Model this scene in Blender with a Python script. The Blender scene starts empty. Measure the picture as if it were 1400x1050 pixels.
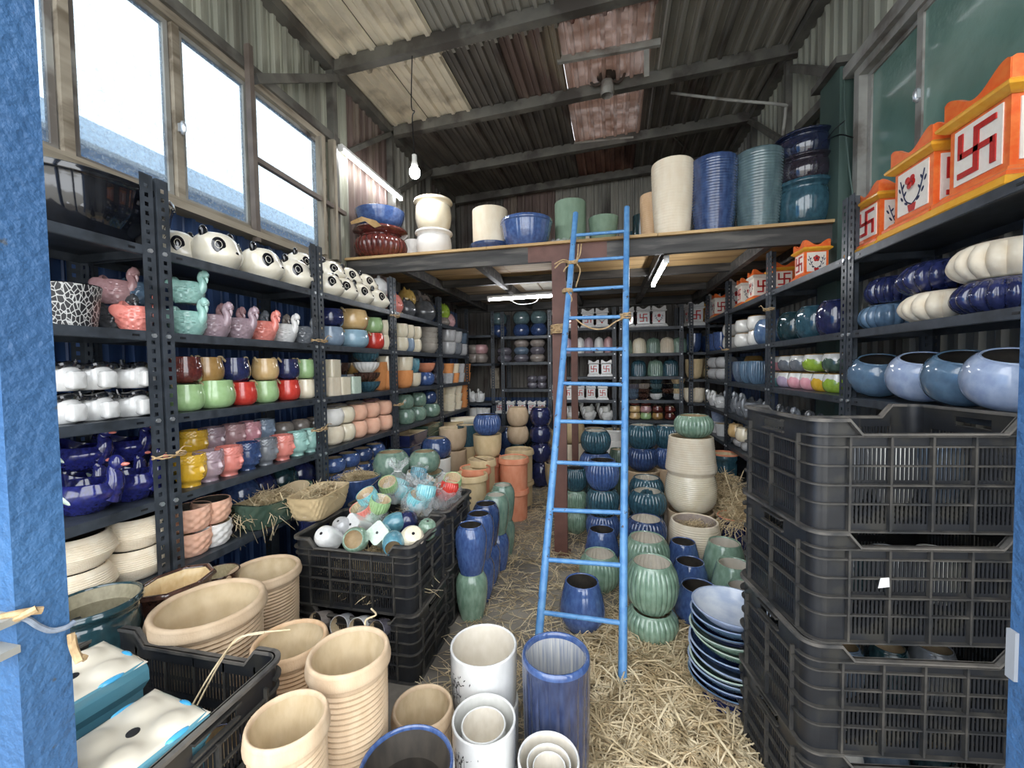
import bpy, math, random
import numpy as np
from mathutils import Matrix, Vector, Euler

random.seed(7)
rng = np.random.default_rng(7)
S = bpy.context.scene
COLL = S.collection
PI = math.pi

# ------------------------------------------------------------------ camera
F = 567.0                                  # focal length in pixels of the 1400 px wide frame
H = 1.40                                   # eye height
YA, PT, RO = (math.radians(a) for a in (12.6, 2.25, -0.78))
_f = np.array([-math.sin(YA) * math.cos(PT), math.cos(YA) * math.cos(PT), -math.sin(PT)])
_r0 = np.array([math.cos(YA), math.sin(YA), 0.0])
_u0 = np.cross(_r0, _f)
_r = _r0 * math.cos(RO) + _u0 * math.sin(RO)
_u = np.cross(_r, _f)
EYE = np.array([0, 0, H])
cam = bpy.data.objects.new('camera', bpy.data.cameras.new('camera'))
COLL.objects.link(cam)
cam.matrix_world = Matrix(((_r[0], _u[0], -_f[0], 0), (_r[1], _u[1], -_f[1], 0), (_r[2], _u[2], -_f[2], H), (0, 0, 0, 1)))
cam.data.sensor_width = 36
cam.data.sensor_fit = 'HORIZONTAL'
cam.data.lens = F * 36 / 1400
cam.data.clip_start = 0.02
S.camera = cam

# ------------------------------------------------------------------ world, exposure
W = bpy.data.worlds.new('overcast')
S.world = W
W.use_nodes = True
bg = W.node_tree.nodes['Background']
bg.inputs[0].default_value = (0.93, 0.965, 1.0, 1)
bg.inputs[1].default_value = 1.8
S.view_settings.view_transform = 'Standard'
S.view_settings.look = 'None'
S.view_settings.gamma = 1
S.view_settings.use_curve_mapping = False
S.view_settings.exposure = 1.42


# ------------------------------------------------------------------ measuring helpers
def at(px, py, x=None, y=None, z=None):
    """world point on a known plane seen along the direction of a pixel of the photograph"""
    d = _r * (px - 700) / F - _u * (py - 525) / F + _f
    t = x / d[0] if x is not None else (y / d[1] if y is not None else (z - H) / d[2])
    return d * t + EYE


def pj(p):
    v = np.array(p) - EYE
    c = v @ _f
    return 700 + F * (v @ _r) / c, 525 - F * (v @ _u) / c


def depth(p):
    return (np.array(p) - EYE) @ _f


def on_x(px, x, z):
    """y of the point with given x and z that is seen in pixel column px"""
    py = 500
    for _ in range(3):
        p = at(px, py, x=x)
        py = pj((x, p[1], z))[1]
    return float(at(px, py, x=x)[1])


def on_y(px, y, z):
    py = 500
    for _ in range(3):
        p = at(px, py, y=y)
        py = pj((p[0], y, z))[1]
    return float(at(px, py, y=y)[0])


# ------------------------------------------------------------------ materials
def lin(h):
    h = h.lstrip('#')
    out = []
    for i in (0, 2, 4):
        c = int(h[i:i + 2], 16) / 255
        out.append(c / 12.92 if c < .04045 else ((c + .055) / 1.055) ** 2.4)
    return (*out, 1.0)


MATS = {}


def _new(name):
    m = bpy.data.materials.new(name)
    m.use_nodes = True
    return m, m.node_tree, m.node_tree.nodes['Principled BSDF']


def mat(key, c1, c2=None, rough=.5, scale=8.0, bump=0.0, bscale=40.0, coat=0.0, metal=0.0, stretch=(1, 1, 1), lo=.35, hi=.65, spec=.5, detail=4, c3=None, s3=3.0, t3=.52):
    """noise-mottled surface: c1/c2 mixed by noise, optional third colour in blotches, optional relief"""
    if key in MATS:
        return MATS[key]
    m, nt, b = _new(key)
    N, L = nt.nodes.new, nt.links.new
    tc = N('ShaderNodeTexCoord')
    mp = N('ShaderNodeMapping')
    mp.inputs['Scale'].default_value = stretch
    L(tc.outputs['Object'], mp.inputs[0])
    no = N('ShaderNodeTexNoise')
    no.inputs['Scale'].default_value = scale
    no.inputs['Detail'].default_value = detail
    L(mp.outputs[0], no.inputs['Vector'])
    cr = N('ShaderNodeValToRGB')
    cr.color_ramp.elements[0].position = lo
    cr.color_ramp.elements[1].position = hi
    cr.color_ramp.elements[0].color = lin(c1)
    cr.color_ramp.elements[1].color = lin(c2 or c1)
    L(no.outputs[0], cr.inputs[0])
    out = cr.outputs[0]
    if c3:
        n3 = N('ShaderNodeTexNoise')
        n3.inputs['Scale'].default_value = s3
        n3.inputs['Detail'].default_value = 6
        L(mp.outputs[0], n3.inputs['Vector'])
        r3 = N('ShaderNodeValToRGB')
        r3.color_ramp.elements[0].position = t3
        r3.color_ramp.elements[1].position = t3 + (.1 if t3 < .6 else .03)
        L(n3.outputs[0], r3.inputs[0])
        mx = N('ShaderNodeMix')
        mx.data_type = 'RGBA'
        L(r3.outputs[0], mx.inputs[0])
        L(out, mx.inputs[6])
        mx.inputs[7].default_value = lin(c3)
        out = mx.outputs[2]
    L(out, b.inputs['Base Color'])
    b.inputs['Roughness'].default_value = rough
    b.inputs['Metallic'].default_value = metal
    b.inputs['Specular IOR Level'].default_value = spec
    b.inputs['Coat Weight'].default_value = coat
    b.inputs['Coat Roughness'].default_value = .06
    if bump:
        nb = N('ShaderNodeTexNoise')
        nb.inputs['Scale'].default_value = bscale
        nb.inputs['Detail'].default_value = 4
        L(mp.outputs[0], nb.inputs['Vector'])
        bp = N('ShaderNodeBump')
        bp.inputs['Strength'].default_value = bump
        bp.inputs['Distance'].default_value = .01
        L(nb.outputs[0], bp.inputs['Height'])
        L(bp.outputs[0], b.inputs['Normal'])
    MATS[key] = m
    return m


# glaze colours: key -> (word used in labels, colour, streak colour)
GL = {
    'black': ('black', '#0a0c12', '#141822'), 'navy': ('navy', '#1a2250', '#262f6b'), 'cobalt': ('cobalt blue', '#15185c', '#22288a'),
    'blue': ('blue', '#304d90', '#4467ab'), 'midblue': ('mid blue', '#3d5f94', '#56799f'), 'deepblue': ('deep blue', '#223a6e', '#34528c'),
    'sky': ('sky blue', '#93bfd6', '#86b1cb'), 'paleblue': ('pale blue', '#8fa5cf', '#a9bbdc'), 'greyblue': ('grey blue', '#7d97b5', '#8ba5c2'),
    'slateblue': ('slate blue', '#4d6f8f', '#5b7fa0'), 'ink': ('ink blue', '#27335c', '#364672'), 'steel': ('steel blue', '#4a5f78', '#5f7690'),
    'teal': ('teal', '#1f4a5c', '#2f6173'), 'darkteal': ('dark teal', '#16333c', '#21464f'), 'greyteal': ('grey teal', '#4a666c', '#5d7a7e'),
    'seablue': ('sea blue', '#3f87a0', '#58a0b4'), 'aqua': ('aqua', '#62c3d2', '#86d6df'), 'mint': ('mint', '#8fd0c2', '#a2dccf'),
    'celadon': ('celadon green', '#6a9176', '#8aae93'), 'green': ('sage green', '#5d8370', '#7a9c86'), 'darkgreen': ('dark green', '#3a5546', '#52705c'),
    'palegreen': ('pale green', '#b9d3bd', '#cadfca'), 'apple': ('apple green', '#97c878', '#a6d388'), 'lime': ('lime green', '#93b52f', '#a5c648'),
    'amber': ('amber', '#dfae63', '#e6bb77'), 'brown': ('brown', '#a5752f', '#b3833c'), 'darkbrown': ('dark brown', '#3c241c', '#5a372a'),
    'maroon': ('maroon', '#5a1e1b', '#772a22'), 'red': ('red', '#cf342c', '#dc463a'), 'coral': ('coral', '#ea8578', '#f09488'),
    'rose': ('dusty rose', '#c98f92', '#d59ea0'), 'pink': ('pink', '#efa1ae', '#f4b0ba'), 'mauve': ('mauve', '#a98a96', '#b699a4'),
    'lilac': ('lilac', '#c3a6c6', '#cdb3cf'), 'grey': ('grey', '#6d737c', '#7d838b'), 'darkgrey': ('dark grey', '#44474c', '#55585c'),
    'palegrey': ('pale grey', '#b5b6b8', '#c4c5c6'), 'taupe': ('taupe', '#8d8178', '#9d9086'), 'yellow': ('yellow', '#e6b022', '#edbd3c'),
    'white': ('white', '#dddddA', '#e6e6e3'), 'offwhite': ('off white', '#dedcd4', '#e8e6de'), 'cream': ('cream', '#ecdfc0', '#f1e7cd'),
    'ivory': ('ivory', '#f0e8d0', '#f4eddb'), 'orange': ('orange', '#ee6a2c', '#f37d3f'), 'gold': ('golden', '#c99a3a', '#d8ab4c'),
    'plum': ('plum black', '#241f2b', '#332c3a'), 'midnight': ('midnight blue', '#121a36', '#1d2748'), 'purple': ('dull purple', '#5b5763', '#6c6773'),
}
# unglazed / matte clays
MT = {
    'beige': ('beige', '#cab091', '#d6bea0'), 'sand': ('sand coloured', '#cbb389', '#d8c29a'), 'warmbeige': ('warm beige', '#d2ae88', '#dcbd9a'),
    'palebeige': ('pale beige', '#e2d3ba', '#eadfca'), 'terracotta': ('terracotta', '#d98a68', '#e19a7a'), 'peach': ('peach', '#ecb79b', '#f1c3aa'),
    'tan': ('tan', '#d98f55', '#e39c64'), 'chalk': ('chalk white', '#e6e4df', '#eeece8'), 'stone': ('stone grey', '#a39c92', '#b1aaa0'),
    'mattegreen': ('matte green', '#738a76', '#829884'), 'lightgreen': ('light green', '#c3d3ae', '#cedcbb'),
}
WORD = {k: v[0] for k, v in {**GL, **MT}.items()}


def soft(h, k):
    """pull a colour a little towards its own grey, as dusty glaze looks"""
    h = h.lstrip('#')
    c = [int(h[i:i + 2], 16) for i in (0, 2, 4)]
    g = .3 * c[0] + .55 * c[1] + .15 * c[2]
    g = g * .9 + 14
    return '#' + ''.join('%02x' % int(round(v + (g - v) * k)) for v in c)


def G(k):
    if k in MT:
        w, a, b = MT[k]
        return mat('clay_' + k, a, b, rough=.75, scale=3, bump=.12, bscale=30, spec=.25)
    w, a, b = GL[k]
    q = .06 if k in ('red', 'orange', 'yellow', 'lime', 'coral', 'pink', 'ivory', 'white', 'cream') else .26
    a, b = soft(a, q), soft(b, q)
    dark = k in ('black', 'navy', 'cobalt', 'teal', 'darkteal', 'deepblue', 'maroon', 'blue', 'darkbrown', 'plum', 'midnight', 'ink')
    return mat('glaze_' + k, a, b, rough=.12 if dark else .2, scale=4 if not dark else 7, bump=.035, bscale=7, coat=.9, detail=6)


BISQUE = mat('raw_clay_inside', '#cdb894', '#dac7a6', rough=.8, scale=4, spec=.2)
BISQUE_PALE = mat('raw_clay_pale', '#ddd5c6', '#e6dfd2', rough=.7, scale=4, spec=.25)
DARKIN = mat('dark_glazed_inside', '#3b3733', '#4d4740', rough=.5, scale=4)  # dark brown-grey lining colour for pots with a dark mouth
STEEL = mat('slate_grey_rack_paint', '#343a41', '#454b53', rough=.42, scale=18, bump=.05, metal=.0, c3='#2b3036', s3=5)
STEEL_DK = mat('black_steel_paint', '#22252a', '#30343a', rough=.5, scale=12, bump=.1)
ZINC = mat('zinc_bolt', '#b8bcc0', '#d0d3d6', rough=.35, metal=.8)
CRATE = mat('black_crate_plastic', '#1c1d20', '#27292d', rough=.38, scale=10, bump=.08, bscale=25, c3='#33322f', s3=9)
CRATE_RIB = mat('dusty_crate_rib', '#323130', '#4a4742', rough=.55, scale=16, c3='#292a2b', s3=7)
CRATE_LIP = mat('dusty_crate_edge', '#3a3a3a', '#6b665f', rough=.6, scale=14)
SHEET = {
    'grey': mat('galvanised_sheet_grey', '#77756e', '#9c998f', rough=.6, scale=3, stretch=(1.5, 1.5, .25), c3='#4b4742', s3=1.5),
    'pale': mat('galvanised_sheet_pale', '#8a8c80', '#a7a797', rough=.6, scale=3, stretch=(2, 2, .25), c3='#77766b', s3=1.4),
    'dark': mat('weathered_sheet_dark', '#4b4845', '#6d6861', rough=.7, scale=3, stretch=(1.5, .5, .5), c3='#3b2a25', s3=1.3),
    'rust': mat('rusted_sheet', '#6d4a40', '#8b6a5d', rough=.75, scale=4, stretch=(1.5, .5, .5), c3='#4a302a', s3=1.6),
    'cream': mat('cream_painted_sheet', '#d2c9b4', '#e4d9c1', rough=.6, scale=4, stretch=(1, .6, 1), c3='#a79d8a', s3=2.2),
    'steel': mat('shiny_roof_sheet', '#b5b1ab', '#dad6d0', rough=.4, scale=3, stretch=(3, .4, 1), metal=.3, c3='#7a5a50', s3=2.5),
    'blue': mat('blue_painted_sheet', '#2a4470', '#365486', rough=.5, scale=5, stretch=(1, 1, .4), c3='#243c62', s3=3),
    'rustlight': mat('pale_rust_sheet', '#8f7067', '#b39a92', rough=.6, scale=4, stretch=(3, .4, 1), c3='#6d4a42', s3=2.2),
    'brown': mat('brown_stained_sheet', '#5c4d47', '#786660', rough=.7, scale=4, stretch=(1.5, 1.5, .3), c3='#8a8070', s3=2.5),
}
BLUEPAINT = mat('blue_post_paint', '#375c86', '#416a96', rough=.5, scale=3, bump=.7, bscale=55, c3='#4b5560', s3=22, t3=.69)
LADDERP = mat('ladder_blue_enamel', '#5087c0', '#6a9fd0', rough=.4, scale=20, bump=.15, c3='#4d4a4c', s3=34, t3=.66)
BROWNP = mat('brown_primer_steel', '#5c3c34', '#6d4a40', rough=.6, scale=10)
PLY = mat('plywood', '#b3905f', '#cfae7c', rough=.65, scale=5, stretch=(.4, 4, 4), c3='#9b7a50', s3=2)
PLY_UNDER = mat('plywood_underside', '#96826a', '#b39f84', rough=.75, scale=4, stretch=(.5, 5, 5), c3='#7d6b57', s3=1.5)
STRAW = mat('dry_straw', '#c8b28b', '#e6d6b4', rough=.8, scale=9, c3='#a08d6b', s3=14)
ROPE = mat('jute_rope', '#a48761', '#c7ac84', rough=.9, scale=60, bump=.5)
GALV = mat('dull_galvanised_frame', '#8b8a84', '#a2a19a', rough=.5, scale=6, c3='#6c6660', s3=4)
WOODF = mat('weathered_wood', '#857c6c', '#a29887', rough=.7, scale=5, stretch=(3, .5, 3), c3='#6e6353', s3=4)
INK = mat('black_paint', '#15161a', rough=.3, coat=.4)
REDP = mat('red_paint', '#b1221f', '#c22d28', rough=.35, scale=10)
WHITEP = mat('white_panel_paint', '#efe6d8', '#f4ede1', rough=.35, scale=6)
ORANGEP = mat('orange_tulsi_paint', '#ee642a', '#f5803f', rough=.3, scale=4, coat=.4)
YELLOWP = mat('yellow_tulsi_paint', '#eea52a', '#f4b841', rough=.3, scale=4, coat=.4)
NAVYP = mat('navy_motif_paint', '#1c2344', rough=.35)


def emit(key, col, strength):
    m, nt, b = _new(key)
    b.inputs['Base Color'].default_value = (.9, .9, .9, 1)
    b.inputs['Emission Color'].default_value = col
    b.inputs['Emission Strength'].default_value = strength
    return m


TUBE = emit('lit_tube', (.95, .97, 1, 1), 20)
BULB = emit('lit_bulb', (.97, .98, 1, 1), 60)


def glassy(key, col, trans, rough, extra_white=.5, nscale=25, bump=.4, tint='#ffffff'):
    """frosted dirty glass: part see-through, part light-scattering, with rippled gloss"""
    m, nt, b = _new(key)
    N, L = nt.nodes.new, nt.links.new
    out = nt.nodes['Material Output']
    tc = N('ShaderNodeTexCoord')
    no = N('ShaderNodeTexNoise')
    no.inputs['Scale'].default_value = nscale
    no.inputs['Detail'].default_value = 8
    L(tc.outputs['Object'], no.inputs['Vector'])
    bp = N('ShaderNodeBump')
    bp.inputs['Strength'].default_value = bump
    bp.inputs['Distance'].default_value = .01
    L(no.outputs[0], bp.inputs['Height'])
    b.inputs['Base Color'].default_value = lin(col)
    b.inputs['Roughness'].default_value = rough
    L(bp.outputs[0], b.inputs['Normal'])
    tr = N('ShaderNodeBsdfTransparent')
    tr.inputs[0].default_value = lin(tint)
    tl = N('ShaderNodeBsdfTranslucent')
    tl.inputs[0].default_value = lin(col)
    m1 = N('ShaderNodeMixShader')
    m1.inputs[0].default_value = extra_white
    L(b.outputs[0], m1.inputs[1])
    L(tl.outputs[0], m1.inputs[2])
    m2 = N('ShaderNodeMixShader')
    rm = N('ShaderNodeMapRange')
    rm.inputs[1].default_value = .3
    rm.inputs[2].default_value = .7
    rm.inputs[3].default_value = max(0, trans - .15)
    rm.inputs[4].default_value = min(1, trans + .15)
    L(no.outputs[0], rm.inputs[0])
    L(rm.outputs[0], m2.inputs[0])
    L(m1.outputs[0], m2.inputs[1])
    L(tr.outputs[0], m2.inputs[2])
    L(m2.outputs[0], out.inputs[0])
    return m


PANE = glassy('dirty_frosted_pane', '#b9c2c9', .76, .2, .7, nscale=60, tint='#cfd6da')
PANE_DK = mat('dark_green_frosted_pane', '#5d7d72', '#6f9085', rough=.12, scale=3, bump=.2, bscale=30, spec=.8, coat=.6, c3='#7d9c90', s3=2)
SKYL = glassy('stained_translucent_roof_sheet', '#a89084', .0, .5, .3, nscale=9, bump=.3)
BAG = glassy('clear_plastic_bag', '#f2f5f6', .74, .15, .35, nscale=14, bump=1.0)


# ------------------------------------------------------------------ mesh builder
class MB:
    def __init__(self):
        self.v, self.f, self.m = [], [], []
        self.n = 0

    def add(self, V, Fs, mi=0, M=None):
        V = np.asarray(V, float)
        if M is not None:
            A = np.array(M)
            V = V @ A[:3, :3].T + A[:3, 3]
        self.v.append(V)
        k = self.n
        for f in Fs:
            self.f.append(tuple(i + k for i in f))
        self.m += [mi] * len(Fs) if isinstance(mi, int) else list(mi)
        self.n += len(V)
        return self

    def box(self, x0, x1, y0, y1, z0, z1, mi=0, M=None):
        V = [(x, y, z) for z in (z0, z1) for y in (y0, y1) for x in (x0, x1)]
        return self.add(V, [(0, 2, 3, 1), (4, 5, 7, 6), (0, 1, 5, 4), (1, 3, 7, 5), (3, 2, 6, 7), (2, 0, 4, 6)], mi, M)

    def tube(self, pts, r, n=8, mi=0, M=None, cap=True):
        pts = [np.array(p, float) for p in pts]
        rs = r if hasattr(r, '__len__') else [r] * len(pts)
        V, Fs = [], []
        T = []
        for i in range(len(pts)):
            d = pts[min(i + 1, len(pts) - 1)] - pts[max(i - 1, 0)]
            T.append(d / (np.linalg.norm(d) + 1e-9))
        ref = np.array([0, 0, 1.0]) if abs(T[0][2]) < .9 else np.array([1.0, 0, 0])
        a = np.cross(T[0], ref)
        a /= np.linalg.norm(a)
        for i, p in enumerate(pts):
            a = a - T[i] * (a @ T[i])
            a /= np.linalg.norm(a) + 1e-9
            b = np.cross(T[i], a)
            for k in range(n):
                t = 2 * PI * k / n
                V.append(p + (a * math.cos(t) + b * math.sin(t)) * rs[i])
        for i in range(len(pts) - 1):
            for k in range(n):
                k2 = (k + 1) % n
                Fs.append((i * n + k, i * n + k2, (i + 1) * n + k2, (i + 1) * n + k))
        if cap:
            Fs.append(tuple(range(n))[::-1])
            Fs.append(tuple(range((len(pts) - 1) * n, len(pts) * n)))
        return self.add(V, Fs, mi, M)

    def lathe(self, prof, seg=32, disp=None, mi=0, M=None, uv=None, flip=False):
        P = np.array(prof, float)
        n = len(P)
        th = np.arange(seg) * 2 * PI / seg
        Rr = np.repeat(P[:, 0:1], seg, 1)
        Z = np.repeat(P[:, 1:2], seg, 1)
        TH = np.repeat(th[None], n, 0)
        if disp is not None:
            Rr, Z = disp(Rr, Z, TH)
        V = np.stack([Rr * np.cos(TH), Rr * np.sin(TH), Z], -1).reshape(-1, 3)
        Fs = []
        for i in range(n - 1):
            for k in range(seg):
                k2 = (k + 1) % seg
                Fs.append((i * seg + k, i * seg + k2, (i + 1) * seg + k2, (i + 1) * seg + k))
        return self.add(V, Fs, mi, M)

    def ell(self, c, r, nu=16, nv=10, mi=0, M=None):
        pr = [(max(1e-3, math.sin(PI * i / nv)), -math.cos(PI * i / nv)) for i in range(nv + 1)]
        T = Matrix.Translation(c) @ (M or Matrix.Identity(4)) @ Matrix.Diagonal((*r, 1))
        return self.lathe(pr, nu, None, mi, T)

    def prism(self, poly, h0, h1, mi=0, M=None):
        """polygon in the local xz plane, extruded along y from h0 to h1"""
        n = len(poly)
        V = [(x, h0, z) for x, z in poly] + [(x, h1, z) for x, z in poly]
        Fs = [tuple(range(n)), tuple(range(2 * n - 1, n - 1, -1))]
        Fs += [(i, i + n, (i + 1) % n + n, (i + 1) % n) for i in range(n)]
        return self.add(V, Fs, mi, M)

    def mesh(self, name, nm=1, ang=38):
        me = bpy.data.meshes.new(name)
        V = np.concatenate(self.v)
        me.from_pydata(V.tolist(), [], self.f)
        me.polygons.foreach_set('material_index', self.m)
        me.polygons.foreach_set('use_smooth', [True] * len(self.f))
        me.set_sharp_from_angle(angle=math.radians(ang))
        for _ in range(nm):
            me.materials.append(None)
        me.update()
        return me


def crom(pts, n):
    P = [np.array(p, float) for p in pts]
    P = [2 * P[0] - P[1]] + P + [2 * P[-1] - P[-2]]
    out = []
    for i in range(1, len(P) - 2):
        for k in range(n):
            t = k / n
            a, b, c, d = P[i - 1:i + 3]
            out.append(.5 * (2 * b + (c - a) * t + (2 * a - 5 * b + 4 * c - d) * t * t + (3 * b - a - 3 * c + d) * t ** 3))
    out.append(P[-2])
    return [tuple(p) for p in out]


# ------------------------------------------------------------------ scene objects
USED = {}


def lab(o, label, cat, group=None):
    if label in USED:
        print('DUPLICATE LABEL', label)
    nw = len(label.split())
    if nw < 4 or nw > 16:
        print('LABEL LENGTH', nw, label)
    USED[label] = o
    o['label'] = label
    o['category'] = cat
    if group:
        o['group'] = group
    return o


def root(name, label, cat, loc=(0, 0, 0), rz=0, group=None, scale=1, rot=None):
    o = bpy.data.objects.new(name, None)
    o.empty_display_size = .05
    COLL.objects.link(o)
    o.location = loc
    o.rotation_euler = rot if rot else (0, 0, rz)
    o.scale = scale if hasattr(scale, '__len__') else (scale,) * 3
    return lab(o, label, cat, group)


def put(name, me, mats, parent=None, loc=(0, 0, 0), rz=0, rot=None, scale=1):
    """link an object that uses a (shared) mesh with its own materials"""
    o = bpy.data.objects.new(name, me)
    COLL.objects.link(o)
    if parent is not None:
        o.parent = parent
    o.location = loc
    o.rotation_euler = rot if rot else (0, 0, rz)
    o.scale = scale if hasattr(scale, '__len__') else (scale,) * 3
    if not isinstance(mats, (list, tuple)):
        mats = [mats]
    for s, m in zip(o.material_slots, mats):
        s.link = 'OBJECT'
        s.material = m
    return o


def struct(o):
    o['kind'] = 'structure'
    return o

# ------------------------------------------------------------------ pot shapes (outer outline r,z ; unit radius and unit height)
SH = {
    'cylinder': dict(o=[(.9, 0), (.95, .02), (.985, .3), (1, 1)], t=.08),
    'taper': dict(o=[(.74, 0), (.78, .02), (.88, .45), (1, 1)], t=.08),
    'tumbler': dict(o=[(.5, 0), (.6, .02), (.84, .18), (.96, .5), (1, 1)], t=.09),
    'cube': dict(o=[(.93, 0), (1, .03), (1, .5), (1, .97), (.98, 1)], t=.08, sq=1),
    'round': dict(o=[(.5, 0), (.62, .04), (.83, .16), (.95, .34), (1, .54), (.97, .72), (.9, .87), (.8, .98), (.76, 1)], t=.09),
    'barrel': dict(o=[(.68, 0), (.74, .02), (.9, .28), (1, .62), (.97, .84), (.8, .98), (.74, 1)], t=.09),
    'egg': dict(o=[(.66, 0), (.78, .03), (.98, .25), (1, .42), (.9, .7), (.78, .93), (.73, 1)], t=.09),
    'bowl': dict(o=[(.45, 0), (.52, .03), (.82, .35), (.96, .75), (1, 1)], t=.08),
    'low': dict(o=[(.6, 0), (.8, .08), (1, .48), (.94, .8), (.8, .97), (.77, 1)], t=.07),
    'belly': dict(o=[(.6, 0), (.72, .04), (.88, .17), (.97, .34), (1, .5), (.97, .67), (.89, .84), (.76, .965), (.68, 1)], t=.08),
    'urn': dict(o=[(.62, 0), (.68, .02), (.85, .2), (.94, .5), (.9, .78), (.86, .85), (.9, .9), (1, .95), (.99, 1)], t=.09),
    'collar': dict(o=[(.84, 0), (.86, .02), (.88, .5), (.89, .84), (.9, .85), (1, .87), (1.0, .93), (.97, 1)], t=.13),
    'fluted': dict(o=[(.56, 0), (.64, .03), (.9, .24), (1, .52), (.95, .78), (.8, .96), (.75, 1)], t=.08, fl=28, fa=.05),
    'flutedcup': dict(o=[(.5, 0), (.62, .03), (.9, .3), (1, .62), (.97, 1)], t=.08, fl=22, fa=.06),
    'flutedlow': dict(o=[(.55, 0), (.74, .07), (.92, .25), (1, .48), (.95, .72), (.82, .92), (.7, 1)], t=.07, fl=18, fa=.12),
    'flutedbowl': dict(o=[(.4, 0), (.5, .06), (.85, .5), (1, 1)], t=.08, fl=16, fa=.08),
    'panelcyl': dict(o=[(.86, 0), (.9, .02), (.96, .4), (1, 1)], t=.15, fl=20, fa=.035),
    'ribcyl': dict(o=[(.82, 0), (.84, .02), (.88, .45), (.9, .86), (.97, .88), (1, .93), (.97, 1)], t=.13, rib=17, ra=.022, rz=(.03, .86)),
    'ribbowl': dict(o=[(.55, 0), (.7, .05), (.98, .42), (.99, .55), (.85, .9), (.78, 1)], t=.07, rib=14, ra=.012, rz=(.06, .9)),
    'ribtall': dict(o=[(.76, 0), (.8, .015), (.92, .4), (.99, .8), (1, 1)], t=.1, rib=26, ra=.008, rz=(.02, .97)),
    'ribround': dict(o=[(.62, 0), (.7, .03), (.93, .25), (1, .5), (.97, .8), (.9, 1)], t=.08, rib=18, ra=.008, rz=(.05, .95)),
    'bell': dict(o=[(.9, 0), (.97, .09), (1, .14), (.94, .45), (.86, 1)], t=.08, rib=14, ra=.006, rz=(.15, .97)),
    'plate': dict(o=[(.42, 0), (.46, .08), (.72, .3), (.94, .8), (1, 1)], t=.05),
    'hammered': dict(o=[(.66, 0), (.74, .03), (.9, .25), (1, .65), (.97, 1)], t=.08, ham=(9, 6, .04)),
    'hexbowl': dict(o=[(.6, 0), (.66, .05), (.82, .5), (.88, .9), (1, .95), (1.0, 1)], t=.16, sq=2),
    'bigbowl': dict(o=[(.55, 0), (.62, .04), (.86, .4), (.95, .8), (.97, .88), (1, .92), (.99, 1)], t=.06, fl=24, fa=.012),
    'pinch': dict(o=[(.5, 0), (.56, .04), (.82, .16), (.98, .42), (.92, .66), (.74, .78), (.84, .84), (1, .94), (.98, 1)], t=.08, fl=26, fa=.05, fz=.72),
    'onion': dict(o=[(.6, 0), (.75, .05), (1, .35), (.92, .6), (.5, .84), (.2, .92), (.12, 1)], t=.06),
    'dome': dict(o=[(.8, 0), (.86, .02), (1, .3), (.97, .62), (.8, .88), (.5, .98), (.3, 1)], t=.1, fl=0),
    'domefl': dict(o=[(.96, 0), (1, .05), (1, .4), (.93, .72), (.75, .92), (.5, .99), (.3, 1)], t=.1, fl=20, fa=.05),
}
PM = {}


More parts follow.
